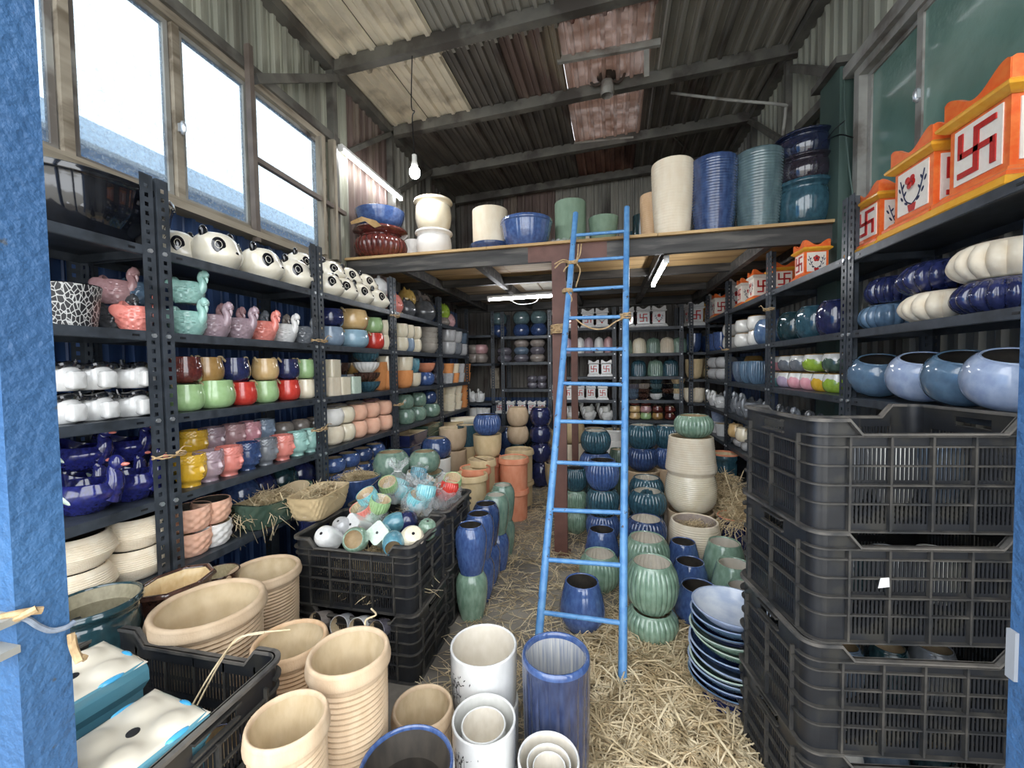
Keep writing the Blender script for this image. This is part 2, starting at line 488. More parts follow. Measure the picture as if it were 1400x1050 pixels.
def potmesh(shape, parts):
    k = (shape, parts)
    if k in PM:
        return PM[k]
    s = SH[shape]
    fl, fa, rib = s.get('fl', 0), s.get('fa', 0), s.get('rib', 0)
    t = s['t']
    out = crom(s['o'], 6)
    if s.get('ham'):
        P = np.array(out)
        zz = np.linspace(0, 1, 44)
        out = list(zip(np.interp(zz, P[:, 1], P[:, 0]), zz))
    if rib:                                 # resample finely and add horizontal throwing ridges
        P = np.array(out)
        zz = np.linspace(0, 1, rib * 6 + 1)
        rr = np.interp(zz, P[:, 1], P[:, 0])
        z0, z1 = s['rz']
        w = np.clip((zz - z0) / .02, 0, 1) * np.clip((z1 - zz) / .02, 0, 1)
        rr = rr + s['ra'] * np.cos((zz - z0) / (z1 - z0) * rib * 2 * PI) * w
        out = list(zip(rr, zz))
    seg = fl * 6 if fl > 15 else (90 if s.get('ham') else (fl * 6 if fl else 40))
    if s.get('sq'):
        seg = 48

    def disp(Rr, Z, TH):
        if fl and fa:
            w = np.clip(Z / .12, 0, 1) * np.clip((1.0 - Z) / .1, 0, 1) if s.get('fz') is None else np.clip((s['fz'] - Z) / .06, 0, 1)
            Rr = Rr * (1 - fa * w * (1 - np.abs(np.cos(TH * fl / 2)) ** .7))
        if s.get('ham'):
            nh, nz, a = s['ham']
            Rr = Rr * (1 + a * np.clip(Z / .1, 0, 1) * np.clip((.97 - Z) / .1, 0, 1) * (np.cos(TH * nh + PI * 0) * np.cos(Z * nz * PI) + .3 * np.cos(2 * TH * nh)))
        if s.get('sq') == 1:
            q = np.maximum(np.abs(np.cos(TH)), np.abs(np.sin(TH)))
            Rr = Rr * np.minimum(1 / q * .9, 1.12)
        if s.get('sq') == 2:
            a = (TH % (PI / 4)) - PI / 8
            Rr = Rr * math.cos(PI / 8) / np.cos(a)
        return Rr, Z
    zt = .1 if t > .05 else .12
    body = [(1e-3, 0)] + out
    r1 = out[-1][0]
    rim = [(r1, 1)] + [(r1 - t / 2 + t / 2 * math.cos(a), 1 + .3 * t * math.sin(a)) for a in np.linspace(.2, PI - .2, 6)] + [(r1 - t, 1)]
    P = np.array(crom(s['o'], 6))
    zi = np.linspace(1, zt, 12)
    ri = np.interp(zi, P[:, 1], P[:, 0]) - t
    inner = [(r1 - t, 1)] + list(zip(ri[1:], zi[1:])) + [(1e-3, zt - .01)]
    if parts:
        res = [MB().lathe(p, seg, disp).mesh(shape + n, ang=80 if rib or s.get('ham') else 38) for p, n in ((body, '_body'), (rim, '_rim'), (inner, '_inner'))]
    else:
        mb = MB()
        mb.lathe(body, seg, disp, 0)
        mb.lathe(rim, seg, disp, 1)
        mb.lathe(inner, seg, disp, 2)
        res = mb.mesh(shape, 3, 80 if rib or s.get('ham') else 38)
    PM[k] = res
    return res


PNAME = {'cylinder': 'cylinder_planter', 'taper': 'tapered_planter', 'tumbler': 'tumbler_pot', 'cube': 'square_pot', 'round': 'round_pot',
         'barrel': 'barrel_pot', 'egg': 'barrel_pot', 'bowl': 'bowl_pot', 'low': 'low_bowl', 'belly': 'round_pot', 'urn': 'urn_planter', 'collar': 'collared_planter',
         'fluted': 'fluted_pot', 'flutedcup': 'fluted_cup', 'flutedlow': 'fluted_bowl', 'flutedbowl': 'fluted_bowl', 'panelcyl': 'tall_planter',
         'ribcyl': 'ribbed_planter', 'ribbowl': 'ribbed_bowl', 'ribtall': 'tall_planter', 'ribround': 'ribbed_pot', 'bell': 'ribbed_pot', 'plate': 'shallow_dish',
         'hammered': 'hammered_pot', 'hexbowl': 'octagonal_bowl', 'bigbowl': 'glazed_tub', 'pinch': 'fluted_urn', 'onion': 'onion_pot', 'dome': 'bullet_pot', 'domefl': 'fluted_pot'}


def pot(shape, loc, R, h, col, label, group=None, inner=None, rim=None, parts=False, rz=None, rot=None, name=None, cat='pot', ry=1.0):
    rz = rng.uniform(0, 6.28) if rz is None else rz
    mi = inner or BISQUE
    mr = rim or G(col)
    rot = rot or (0, 0, rz)
    name = name or PNAME[shape]
    if parts:
        o = root(name, label, cat, loc, group=group, scale=(R, R * ry, h), rot=rot)
        b, r, i = potmesh(shape, True)
        put('body', b, G(col), o)
        put('rim', r, mr, o)
        put('inner_wall', i, mi, o)
        return o
    o = put(name, potmesh(shape, False), [G(col), mr, mi], None, loc, rot=rot, scale=(R, R * ry, h))
    return lab(o, label, cat, group)


# ------------------------------------------------------------------ animal, face and shrine planters (local +x is the front)
SP = {}


def cached(fn):
    def w(*a):
        k = (fn.__name__,) + a
        if k not in SP:
            SP[k] = fn(*a)
        return SP[k]
    return w


def gauss(a, b, s):
    return np.exp(-((a - b) / s) ** 2)


def wrap(TH):
    return (TH + PI) % (2 * PI) - PI


@cached
def panda_parts():
    out = crom([(.55, 0), (.75, .03), (1, .35), (1.0, .62), (.86, 1.0), (.6, 1.2), (.5, 1.22)], 6)

    def d(Rr, Z, TH):
        t = wrap(TH)
        return Rr * (1 + .22 * gauss(t, 0, .55) * gauss(Z, .42, .32)), Z
    b = MB().lathe([(1e-3, 0)] + out + [(.44, 1.2), (.5, .9), (.4, .3), (1e-3, .28)], 40, d).mesh('panda_body')
    ps = [('body', b, ['ivory'])]
    for s in (1, -1):
        a = s * .62
        rs = float(np.interp(.74, [q[1] for q in out], [q[0] for q in out])) * (1 + .22 * math.exp(-(a / .55) ** 2) * math.exp(-((.74 - .42) / .32) ** 2))
        T = Matrix.Rotation(a, 4, 'Z') @ Matrix.Rotation(-.28, 4, 'Y')
        m = MB().ell((rs * math.cos(a), rs * math.sin(a), .74), (.045, .28, .28), 18, 10, 0, T).mesh('eye_patch')
        ps.append(('eye_patch', m, ['black']))
        m = MB().ell(((rs + .032) * math.cos(a), (rs + .032) * math.sin(a), .75), (.02, .145, .15), 14, 8, 0, T).mesh('eye_ring')
        ps.append(('eye_ring', m, ['ivory']))
        m = MB().ell(((rs + .04) * math.cos(a), (rs + .04) * math.sin(a), .75), (.02, .128, .132), 12, 6, 0, T).mesh('pupil')
        ps.append(('pupil', m, ['black']))
        m = MB().ell((.1, s * .68, 1.2), (.16, .2, .22), 14, 8).mesh('ear')
        ps.append(('ear', m, ['black']))
    ps.append(('nose', MB().ell((1.2, 0, .52), (.05, .09, .06), 12, 6).mesh('nose'), ['black']))
    ps.append(('mouth', MB().tube([(1.17, y, .36 + .9 * y * y) for y in np.linspace(-.16, .16, 7)], .018, 5).mesh('mouth'), ['black']))
    return ps


@cached
def cat_parts():
    out = crom([(.5, 0), (.72, .03), (1, .4), (.96, .75), (.7, 1.15), (.5, 1.25)], 6)
    ps = [('body', MB().lathe([(1e-3, 0)] + out + [(.44, 1.2), (.4, .4), (1e-3, .38)], 36).mesh('cat_body'), ['*'])]
    for s in (1, -1):
        m = MB().lathe([(.26, -.1), (.2, .12), (.1, .3), (1e-3, .4)], 10, None, 0, Matrix.Translation((.05, s * .52, 1.1)) @ Matrix.Rotation(-s * .3, 4, 'X')).mesh('ear')
        ps.append(('ear', m, ['*']))
        a = s * .45
        ps.append(('eye', MB().ell((.97 * math.cos(a), .97 * math.sin(a), .6), (.04, .08, .09), 10, 6, 0, Matrix.Rotation(a, 4, 'Z')).mesh('eye'), ['black']))
    ps.append(('nose', MB().ell((1.0, 0, .5), (.05, .06, .04), 8, 6).mesh('nose'), ['black']))
    return ps


@cached
def swan_parts():
    out = crom([(.55, 0), (.75, .05), (1, .5), (.98, .76), (.8, 1.1), (.66, 1.16)], 6)

    def d(Rr, Z, TH):
        t = wrap(TH)
        tail = gauss(np.abs(t), PI, .45)
        Zn = Z + .28 * tail * np.clip(Z, 0, 1) ** 2
        f = .055 * np.cos(TH * 11 + np.floor(Z * 7) * PI) * np.cos(Z * 7 * PI) * np.clip((1.15 - Z) * 6, 0, 1)
        return Rr * (1 + .14 * tail * Z + f * (1 - gauss(t, 0, .5))), Zn
    ps = [('body', MB().lathe([(1e-3, 0)] + out + [(.6, 1.14), (.6, .6), (1e-3, .55)], 66, d).mesh('swan_body'), ['*'])]
    pts = crom([(.7, 0, .6), (.98, 0, .84), (1.0, 0, 1.12), (.84, 0, 1.36), (.94, 0, 1.57), (1.16, 0, 1.57), (1.26, 0, 1.4)], 5)
    n = len(pts)
    rs = [.3 - .13 * min(1, i / n * 1.8) + (.06 if i > n * .72 else 0) * (1 if i < n - 2 else .3) for i in range(n)]
    ps.append(('neck', MB().tube(pts, rs, 12).mesh('swan_neck'), ['*']))
    ps.append(('beak', MB().tube([(1.22, 0, 1.44), (1.3, 0, 1.26), (1.3, 0, 1.1)], [.11, .09, .02], 8).mesh('swan_beak'), ['beak']))
    for s in (1, -1):
        w = MB().ell((-.25, s * .82, .84), (.72, .14, .34), 18, 10, 0, Matrix.Rotation(.22, 4, 'Y')).mesh('swan_wing')
        ps.append(('wing', w, ['*']))
    return ps


@cached
def duck_parts():
    out = crom([(.5, 0), (.68, .04), (.96, .38), (1, .62), (.9, .9), (.84, .95)], 6)

    def d(Rr, Z, TH):
        t = wrap(TH)
        tail = gauss(np.abs(t), PI, .5)
        return Rr * (1 + .45 * np.abs(np.cos(TH)) ** 2 * np.clip(Z * 1.5, 0, 1) + .2 * tail * Z), Z + .35 * tail * np.clip(Z, 0, 1) ** 2
    ps = [('body', MB().lathe([(1e-3, 0)] + out + [(.76, .93), (.74, .5), (1e-3, .4)], 44, d).mesh('duck_body'), ['*'])]
    pts = crom([(1.0, 0, .5), (1.25, 0, .9), (1.2, 0, 1.25), (1.3, 0, 1.5)], 5)
    n = len(pts)
    mb = MB().tube(pts, [.42 - .22 * min(1, i / n * 1.3) for i in range(n)], 14)
    mb.ell((1.34, 0, 1.5), (.3, .24, .25), 16, 10)
    ps.append(('neck', mb.mesh('duck_neck'), ['*']))
    ps.append(('beak', MB().ell((1.66, 0, 1.44), (.2, .12, .06), 12, 6).mesh('duck_beak'), ['beak']))
    for s in (1, -1):
        ps.append(('wing_streak', MB().ell((-.15, s * 1.0, .66), (.5, .05, .1), 14, 6, 0, Matrix.Rotation(.5, 4, 'Y')).mesh('wing_streak'), ['palegreen']))
    return ps


@cached
def cow_parts():
    out = crom([(.6, 0), (.8, .05), (1, .4), (.98, .75), (.85, 1.1), (.8, 1.15)], 6)
    ps = [('body', MB().lathe([(1e-3, 0)] + out + [(.72, 1.1), (.7, .4), (1e-3, .38)], 32).mesh('cow_body'), ['*'])]

    def d(Rr, Z, TH):
        q = np.maximum(np.abs(np.cos(TH)), np.abs(np.sin(TH)))
        return Rr * np.minimum(1 / q * .9, 1.1), Z
    sn = MB().lathe([(1e-3, -.45), (.3, -.43), (.38, -.3), (.46, .25), (.42, .4), (.34, .46), (1e-3, .47)], 40, d, 0,
                    Matrix.Translation((.98, 0, .5)) @ Matrix.Rotation(PI / 2, 4, 'Y') @ Matrix.Rotation(0, 4, 'Z')).mesh('cow_muzzle')
    ps.append(('muzzle', sn, ['*']))
    rim = [(math.cos(a) * .84, math.sin(a) * .84, 1.16 + .07 * math.cos(3 * a)) for a in np.linspace(0, 2 * PI, 31)]
    ps.append(('black_rim', MB().tube(rim, .15, 8).mesh('cow_rim'), ['black']))
    for s in (1, -1):
        pts = crom([(.6, s * .3, 1.15), (.75, s * .75, 1.12), (.7, s * 1.15, 1.2), (.68, s * 1.25, 1.45)], 5)
        ps.append(('horn', MB().tube(pts, np.linspace(.2, .06, len(pts)), 8).mesh('cow_horn'), ['black']))
    return ps


@cached
def face_parts():
    """a planter in the shape of a calm human face; front is +x"""
    zz = np.linspace(0, 1, 44)
    pr = crom([(.62, 0), (.6, .06), (.66, .12), (.9, .24), (.97, .4), (1, .55), (.98, .75), (.94, .9), (.9, 1)], 6)
    P = np.array(pr)
    prof = [(1e-3, 0)] + list(zip(np.interp(zz, P[:, 1], P[:, 0]), zz)) + [(.8, 1), (.78, .6), (1e-3, .5)]

    def d(Rr, Z, TH):
        t = wrap(TH)
        f = np.zeros_like(Rr)
        out = np.arange(Rr.shape[0])[:, None] < 45
        f += .2 * gauss(t, 0, .12) * gauss(Z, .46, .07) + .13 * gauss(t, 0, .09) * gauss(Z, .58, .1)      # nose tip, bridge
        for s in (1, -1):
            f -= .085 * gauss(t, s * .36, .17) * gauss(Z, .585, .05)                                       # eye socket
            f += .05 * gauss(t, s * .36, .12) * gauss(Z, .575, .022)                                       # eyelid
            f += .045 * gauss(t, s * .36, .22) * gauss(Z, .66, .025)                                       # brow
            f += .05 * gauss(t, s * .45, .25) * gauss(Z, .42, .09)                                         # cheek
            f += .1 * gauss(t, s * 1.5, .1) * gauss(Z, .52, .12)                                           # ear
        f += .07 * gauss(t, 0, .19) * gauss(Z, .345, .018) + .075 * gauss(t, 0, .16) * gauss(Z, .305, .018)   # lips
        f -= .03 * gauss(t, 0, .2) * gauss(Z, .325, .008)
        f += .1 * gauss(t, 0, .25) * gauss(Z, .22, .05)                                                     # chin
        hair = np.clip((Z - (.74 + .0 * t)) / .015, 0, 1)
        f += hair * (.04 + .03 * np.cos(TH * 20) * np.cos(Z * 60))
        return Rr * (1 + np.where(out, f, 0)), Z
    return [('head', MB().lathe(prof, 96, d).mesh('face_head', ang=60), ['*'])]


@cached
def eared_parts(big):
    zt = 1.15 if big else 1.3
    out = crom([(.55, 0), (.7, .04), (.87, .17), (.97, .36), (1, .58), (.97, .8), (.91, 1.0), (.86, zt)], 5)
    zt = out[-1][1]
    mb = MB().lathe([(1e-3, 0)] + out, 32)
    ps = [('body', mb.mesh('eared_body'), ['*'])]
    ps.append(('inner_wall', MB().lathe([(.86, zt), (.8, zt + .02), (.76, zt), (.82, .6), (.6, .15), (1e-3, .12)], 32).mesh('eared_inner'), ['*']))
    for s in (1, -1):
        pts = crom([(.15, s * .84, zt - .18), (.12, s * .98, zt - .06), (0, s * .98, zt + .05), (-.14, s * .86, zt + .02)], 4)
        ps.append(('handle', MB().tube(pts, .07, 7).mesh('eared_handle'), ['sand']))
    return ps


@cached
def drip_parts():
    """round cup with a wavy white glaze band and brown lip"""
    prof = crom([(.55, 0), (.7, .04), (.87, .17), (.97, .36), (1, .58), (.96, .82), (.88, 1.02), (.84, 1.12)], 6)
    ps = [('body', MB().lathe([(1e-3, 0)] + prof, 36).mesh('drip_body'), ['*'])]
    P = np.array(prof)
    z = np.linspace(.78, 1.1, 8)

    def d(Rr, Z, TH):
        k = (1.1 - Z) / .32
        Zn = Z - k * (.09 * np.cos(TH * 6) + .05 * np.cos(TH * 11))
        return np.interp(Zn, P[:, 1], P[:, 0]) * 1.015, Zn
    ps.append(('drip_band', MB().lathe([(1, q) for q in z], 72, d).mesh('drip_band'), ['offwhite']))
    ps.append(('lip', MB().lathe([(.85, 1.1), (.87, 1.13), (.82, 1.16), (.76, 1.13), (.8, .7), (.6, .2), (1e-3, .18)], 36).mesh('drip_lip'), ['brown']))
    return ps


@cached
def tulsi_parts(nf):
    """square shrine planter: stepped plinth, body with framed motif panels, cornice, crown with peaked corners. unit half width of body = 1, height 2.9"""
    ps = []

    def ring(name, pr, key):
        mb = MB()
        for (a0, z0), (a1, z1) in zip(pr[:-1], pr[1:]):
            V = []
            for a, z in ((a0, z0), (a1, z1)):
                V += [(a, a, z), (-a, a, z), (-a, -a, z), (a, -a, z)]
            mb.add(V, [(k, (k + 1) % 4, 4 + (k + 1) % 4, 4 + k) for k in range(4)])
        return (name, mb.mesh(name, ang=20), [key])
    ps.append(ring('plinth', [(.01, 0), (1.36, 0), (1.4, .05), (1.38, .26), (1.28, .32)], 'plinth'))
    ps.append(ring('base_step', [(1.29, .3), (1.29, .42), (1.18, .5), (1.12, .6), (1.04, .64)], 'base'))
    ps.append(ring('body', [(1.05, .6), (1.0, .66), (1.0, 2.62), (1.06, 2.68)], 'body'))
    ps.append(ring('cornice', [(1.02, 2.6), (1.1, 2.64), (1.25, 2.76), (1.27, 2.84), (1.2, 2.92), (1.12, 2.98)], 'cornice'))
    # crown: four walls with a wavy top that rises to a rounded hump near each corner
    mb = MB()
    xs = np.linspace(-1.1, 1.1, 25)
    top = [3.12 + .24 * (1 - math.cos(PI * abs(x) / 1.0)) - (.5 * max(0, abs(x) - 1.0)) for x in xs]
    poly = [(-1.1, 2.92), (1.1, 2.92)] + [(x, z) for x, z in zip(xs[::-1], top[::-1])]
    for k in range(4):
        mb.prism(poly, .98, 1.12, 0, Matrix.Rotation(k * PI / 2, 4, 'Z'))
    ps.append(('crown', mb.mesh('crown'), ['crown']))
    ps.append(('soil_well', MB().box(-1, 1, -1, 1, 2.7, 2.95).mesh('soil_well'), ['well']))
    for k in range(4):
        R = Matrix.Rotation(k * PI / 2, 4, 'Z')
        panel = MB().box(-.8, .8, -1.03, -.98, .8, 2.5, 0, R).mesh('motif_panel')
        if (k + nf) % 2 == 0:
            mb = MB()
            w = .085
            cz = 1.65
            y0, y1 = -1.065, -1.02
            a = .55
            v = .68
            mb.box(-w, w, y0, y1, cz - v, cz + v, 0, R)                 # upright
            mb.box(-a, a, y0, y1, cz - w, cz + w, 0, R)                 # crossbar
            mb.box(w, a + w, y0, y1, cz + v - 2 * w, cz + v, 0, R)      # top arm to the right
            mb.box(-a - w, -w, y0, y1, cz - v, cz - v + 2 * w, 0, R)    # bottom arm to the left
            mb.box(a - w, a + w, y0, y1, cz - v, cz + w, 0, R)          # right arm down
            mb.box(-a - w, -a + w, y0, y1, cz - w, cz + v, 0, R)        # left arm up
            ps.append(('motif_panel', panel, ['panel'], [('swastika_motif', mb.mesh('swastika_motif'), ['motif'])]))
        else:
            fl = MB()
            R = R @ Matrix.Translation((0, 0, .02)) @ Matrix.Diagonal((1.05, 1, 1.28, 1))
            Ry = R @ Matrix.Translation((0, -1.04, 1.5)) @ Matrix.Diagonal((1.5, 1, 1.25, 1))
            for q in range(5):
                a = q * 2 * PI / 5 + PI / 2
                fl.ell((.16 * math.cos(a), 0, .16 * math.sin(a)), (.088, .025, .088), 10, 6, 0, Ry)
            fl.ell((0, -.01, 0), (.1, .02, .1), 8, 5, 0, Ry)
            fl.ell((0, -.03, 0), (.05, .02, .05), 8, 5, 1, Ry)
            lv = MB()
            for s in (1, -1):
                st = crom([(0, -1.04, .82), (s * .3, -1.04, 1.0), (s * .46, -1.04, 1.3), (s * .6, -1.04, 1.7)], 4)
                lv.tube(st, .022, 4, 0, R)
                for (x, z, an) in ((.3, .92, .5), (.52, 1.12, .9), (.36, 1.24, 2.3), (.64, 1.42, 1.0), (.46, 1.5, 2.2)):
                    lv.ell((0, 0, 0), (.1, .02, .038), 8, 4, 0, R @ Matrix.Translation((s * x, -1.04, z)) @ Matrix.Rotation(-s * an if s > 0 else an, 4, 'Y'))
            lv.prism([(-.14, .62), (.14, .62), (.2, .84), (-.2, .84)], -1.05, -1.03, 1, R)
            ps.append(('motif_panel', panel, ['panel'], [('flower_motif', fl.mesh('flower_motif', 2), ['motif', 'leaf']),
                                                         ('leaf_motif', lv.mesh('leaf_motif', 2), ['leaf', 'motif'])]))
    return ps


def creature(parts, name, loc, s, keys, label, cat, rz=0, group=None, zs=1.0, rot=None):
    o = root(name, label, cat, loc, rz, group, (s, s, s * zs), rot)

    def mats(ks):
        return [keys.get(k) if keys.get(k) is not None else (keys['*'] if k == '*' else G(k)) for k in ks]
    for p in parts:
        c = put(p[0], p[1], mats(p[2]), o)
        for q in (p[3] if len(p) > 3 else ()):
            put(q[0], q[1], mats(q[2]), c)
    return o


TUL = {
    'orange': dict(plinth=YELLOWP, base=ORANGEP, body=ORANGEP, cornice=YELLOWP, crown=ORANGEP, well=BISQUE, panel=WHITEP, motif=REDP, leaf=NAVYP),
    'white': dict(plinth=G('white'), base=G('white'), body=G('white'), cornice=G('white'), crown=G('white'), well=BISQUE_PALE, panel=G('white'), motif=REDP, leaf=NAVYP),
    'whiteorange': dict(plinth=YELLOWP, base=ORANGEP, body=WHITEP, cornice=WHITEP, crown=ORANGEP, well=BISQUE, panel=WHITEP, motif=REDP, leaf=NAVYP),
    'yellow': dict(plinth=ORANGEP, base=YELLOWP, body=YELLOWP, cornice=YELLOWP, crown=YELLOWP, well=BISQUE, panel=WHITEP, motif=REDP, leaf=NAVYP),
}


def tulsi(kind, loc, s, label, nf=0, rz=0, group=None, zs=1.0, name='tulsi_planter'):
    return creature(tulsi_parts(nf), name, loc, s, TUL[kind], label, 'planter', rz, group, zs)


ORD = ['first', 'second', 'third', 'fourth', 'fifth', 'sixth', 'seventh', 'eighth', 'ninth', 'tenth', 'eleventh']


def item(kind, loc, R, h, col, label, group, rz=0, **kw):
    """one shelf ware of any kind"""
    if kind in SH:
        return pot(kind, loc, R, h, col, label, group, rz=rz, **kw)
    k = {'*': G(col)} if not col.startswith('tulsi') else {}
    if kind == 'panda':
        return creature(panda_parts(), 'panda_pot', loc, R, k, label, 'pot', rz, group, h / R / 1.22)
    if kind == 'cat':
        return creature(cat_parts(), 'cat_pot', loc, R, k, label, 'pot', rz, group, h / R / 1.25)
    if kind == 'swan':
        k['beak'] = G(col)
        return creature(swan_parts(), 'swan_pot', loc, R, k, label, 'pot', rz, group, h / R / 1.6)
    if kind == 'duck':
        k['beak'] = G('coral')
        return creature(duck_parts(), 'duck_planter', loc, R, k, label, 'planter', rz, group, h / R / 1.75)
    if kind == 'wduck':
        k['beak'] = G(col)
        return creature(swan_parts(), 'duck_pot', loc, R, k, label, 'pot', rz, group, h / R / 1.6)
    if kind == 'cow':
        return creature(cow_parts(), 'cow_pot', loc, R, k, label, 'pot', rz, group, h / R / 1.2)
    if kind == 'face':
        return creature(face_parts(), 'face_pot', loc, R, k, label, 'pot', rz, group, h / R)
    if kind == 'eared':
        return creature(eared_parts(False), 'eared_cup', loc, R, k, label, 'cup', rz, group, h / R / 1.3)
    if kind == 'earedbig':
        return creature(eared_parts(True), 'eared_pot', loc, R, k, label, 'pot', rz, group, h / R / 1.15)
    if kind == 'drip':
        return creature(drip_parts(), 'drip_cup', loc, R, k, label, 'cup', rz, group, h / R / 1.15)
    raise KeyError(kind)


def row(side, line, z, items, kind, noun, where, r=None, h=.1, rz=None, start=0, rev=False, **kw):
    """a row of wares standing on a shelf. side 'L'/'R': line is the x of the row, items give pixel columns; side 'B': line is y.
    items: (px, colour[, kind[, r[, h]]])"""
    P = []
    for it in items:
        if side == 'B':
            P.append((on_y(it[0], line, z), line))
        else:
            P.append((line, on_x(it[0], line, z)))
    out = []
    for i, it in enumerate(items):
        gaps = [math.dist(P[i], P[j]) for j in (i - 1, i + 1) if 0 <= j < len(items)]
        rr = it[3] if len(it) > 3 and it[3] else (r or min(gaps) / 2 * .985)
        k = it[2] if len(it) > 2 and it[2] else kind
        hh = it[4] if len(it) > 4 else h
        w = WORD.get(it[1], it[1])
        pos = ORD[i + start] if len(items) > 1 else 'only one'
        label = f"{w} {noun}, {pos} in {where}" if len(items) > 1 else f"{w} {noun} in {where}"
        a = rz if rz is not None else {'L': 0, 'R': PI, 'B': -PI / 2}[side]
        a += rng.uniform(-.12, .12)
        out.append(item(k, (P[i][0], P[i][1], z), rr, hh, it[1], label, f"{noun}s in {where}", a, **kw))
    return out


def stack(px, yb, levels, z0=0.0, X=None, Y=None, parts=True):
    """pots piled on the floor: base centre seen at pixel (px, yb); each level (shape, width in px, rim pixel row, colour, label[, options])"""
    if X is None:
        p = at(px, yb, z=z0)
        X, Y = p[0], p[1]
    z = z0
    res = []
    for lv in levels:
        shape, wpx, yt, col, label = lv[:5]
        kw = dict(lv[5]) if len(lv) > 5 else {}
        z1 = at(px, yt, y=Y)[2]
        R = wpx / 2 / F * depth((X, Y, (z + z1) / 2))
        kw.setdefault('parts', parts)
        dx = kw.pop('dx', 0)
        res.append(pot(shape, (X + dx, Y, z), R, z1 - z, col, label, **kw))
        z = z1 + .002
    return res

# ================================================================== THE SETTING
XL, XR, YB = -2.10, 1.54, 5.75


def roof_z(x):
    return 3.82 + (x + 2.1) * .05


_sh = {}


def sheetmesh(w, h, pitch=.105, amp=.022):
    k = (round(w, 2), round(h, 2), pitch, amp)
    if k in _sh:
        return _sh[k]
    n = max(2, round(w / pitch))
    p = w / n
    pts = []
    for i in range(n):
        x = i * p
        pts += [(x, 0), (x + .34 * p, 0), (x + .40 * p, .25 * amp), (x + .46 * p, 0), (x + .6 * p, 0), (x + .68 * p, amp), (x + .88 * p, amp), (x + .96 * p, 0)]
    pts.append((w, 0))
    mb = MB()
    V = []
    for z in (0, h):
        V += [(x, -y, z) for x, y in pts]
    for z in (0, h):
        V += [(x, -y + .003, z) for x, y in pts]
    m = len(pts)
    Fs = []
    for i in range(m - 1):
        Fs.append((i, i + 1, m + i + 1, m + i))
        Fs.append((2 * m + i, 3 * m + i, 3 * m + i + 1, 2 * m + i + 1))
        Fs.append((i, 2 * m + i, 2 * m + i + 1, i + 1))
        Fs.append((m + i, m + i + 1, 3 * m + i + 1, 3 * m + i))
    mb.add(V, Fs)
    _sh[k] = mb.mesh('corrugated_sheet', ang=20)
    return _sh[k]


def wall_mesh(name, boxes, m):
    mb = MB()
    for b in boxes:
        mb.box(*b)
    return struct(put(name, mb.mesh(name), m))


# floor, ground outside the open front
fl = struct(put('floor', MB().box(-2.3, 1.8, -.6, 5.9, -.06, 0).mesh('floor'), mat('dusty_concrete', '#7a746b', '#938c80', rough=.85, scale=5, bump=.5, bscale=18, c3='#6a645c', s3=2)))
gr = struct(put('ground', MB().box(-14, 14, -20, -.6, -.1, -.02).mesh('ground'), mat('outdoor_concrete', '#a8a49c', '#bdb8ae', rough=.9, scale=3)))
gr2 = struct(put('ground_beside', MB().box(-14, -2.3, -.6, 12, -.1, -.02).mesh('ground_beside'), mat('outdoor_concrete', '#8c8880')))

BACKING = mat('wall_backing', '#3a3936', rough=.9)
WY0, WY1, WZ0, WZ1 = 1.02, 2.84, 2.235, 3.17
wl = wall_mesh('wall_left', [(-2.17, -2.13, .2, YB, 0, WZ0), (-2.17, -2.13, .2, WY0, WZ0, 3.86), (-2.17, -2.13, WY1, YB, WZ0, 3.86), (-2.17, -2.13, WY0, WY1, WZ1, 3.86)], BACKING)
wb = wall_mesh('wall_back', [(-2.17, 1.62, YB + .02, YB + .06, 0, 4.02)], BACKING)
wr = wall_mesh('wall_right', [(XR + .03, XR + .07, .2, YB, 0, 4.02)], BACKING)
cm = MB()
for x0, x1, y0, y1 in ((-2.2, -.33, .2, 5.85), (.36, 1.65, .2, 5.85), (-.33, .36, .2, 3.1), (-.33, .36, 4.9, 5.85)):     # open over the roof light
    cm.add([(x, y, roof_z(x) + h) for h in (.05, .08) for x, y in ((x0, y0), (x1, y0), (x1, y1), (x0, y1))],
           [(3, 2, 1, 0), (4, 5, 6, 7), (0, 1, 5, 4), (1, 2, 6, 5), (2, 3, 7, 6), (3, 0, 4, 7)])
ce = struct(put('ceiling', cm.mesh('ceiling'), BACKING))


def lsheet(y0, y1, z0, z1, c, x=XL):         # on the left wall, ribs vertical, facing +x
    put('corrugated_sheet', sheetmesh(y1 - y0, z1 - z0), SHEET[c], wl, (x - .003, y0, z0), PI / 2)


def rsheet(y0, y1, z0, z1, c):
    put('corrugated_sheet', sheetmesh(y1 - y0, z1 - z0), SHEET[c], wr, (XR, y1, z0), -PI / 2)


def bsheet(x0, x1, z0, z1, c, dy=0):
    put('corrugated_sheet', sheetmesh(x1 - x0, z1 - z0), SHEET[c], wb, (x0, YB - dy, z0))


ys = [.2, 1.0, 1.8, 2.6, 3.4, 4.2, 5.0, 5.75]
for a, b in zip(ys[:-1], ys[1:]):
    lsheet(a, b, 0, 2.2, 'blue')
for a, b, c in ((.2, 1.02, 'pale'), (2.84, 3.16, 'pale'), (3.16, 3.45, 'brown'), (3.45, 3.9, 'brown'), (3.9, 4.8, 'grey'), (4.8, 5.75, 'dark')):
    lsheet(a, b, 2.2, 3.86, c)
for a, b in ((1.02, 1.6), (1.6, 2.2), (2.2, 2.84)):
    lsheet(a, b, 3.2, 3.86, 'pale')
for a, b in zip(ys[:-1], ys[1:]):
    rsheet(a, b, 0, 2.3, 'blue' if a > 4 else 'grey')
for a, b, c in ((.2, 1.0, 'pale'), (2.95, 3.5, 'pale'), (3.5, 4.1, 'pale'), (4.1, 4.8, 'pale'), (4.8, 5.75, 'grey')):
    rsheet(a, b, 2.3, 4.0, c)
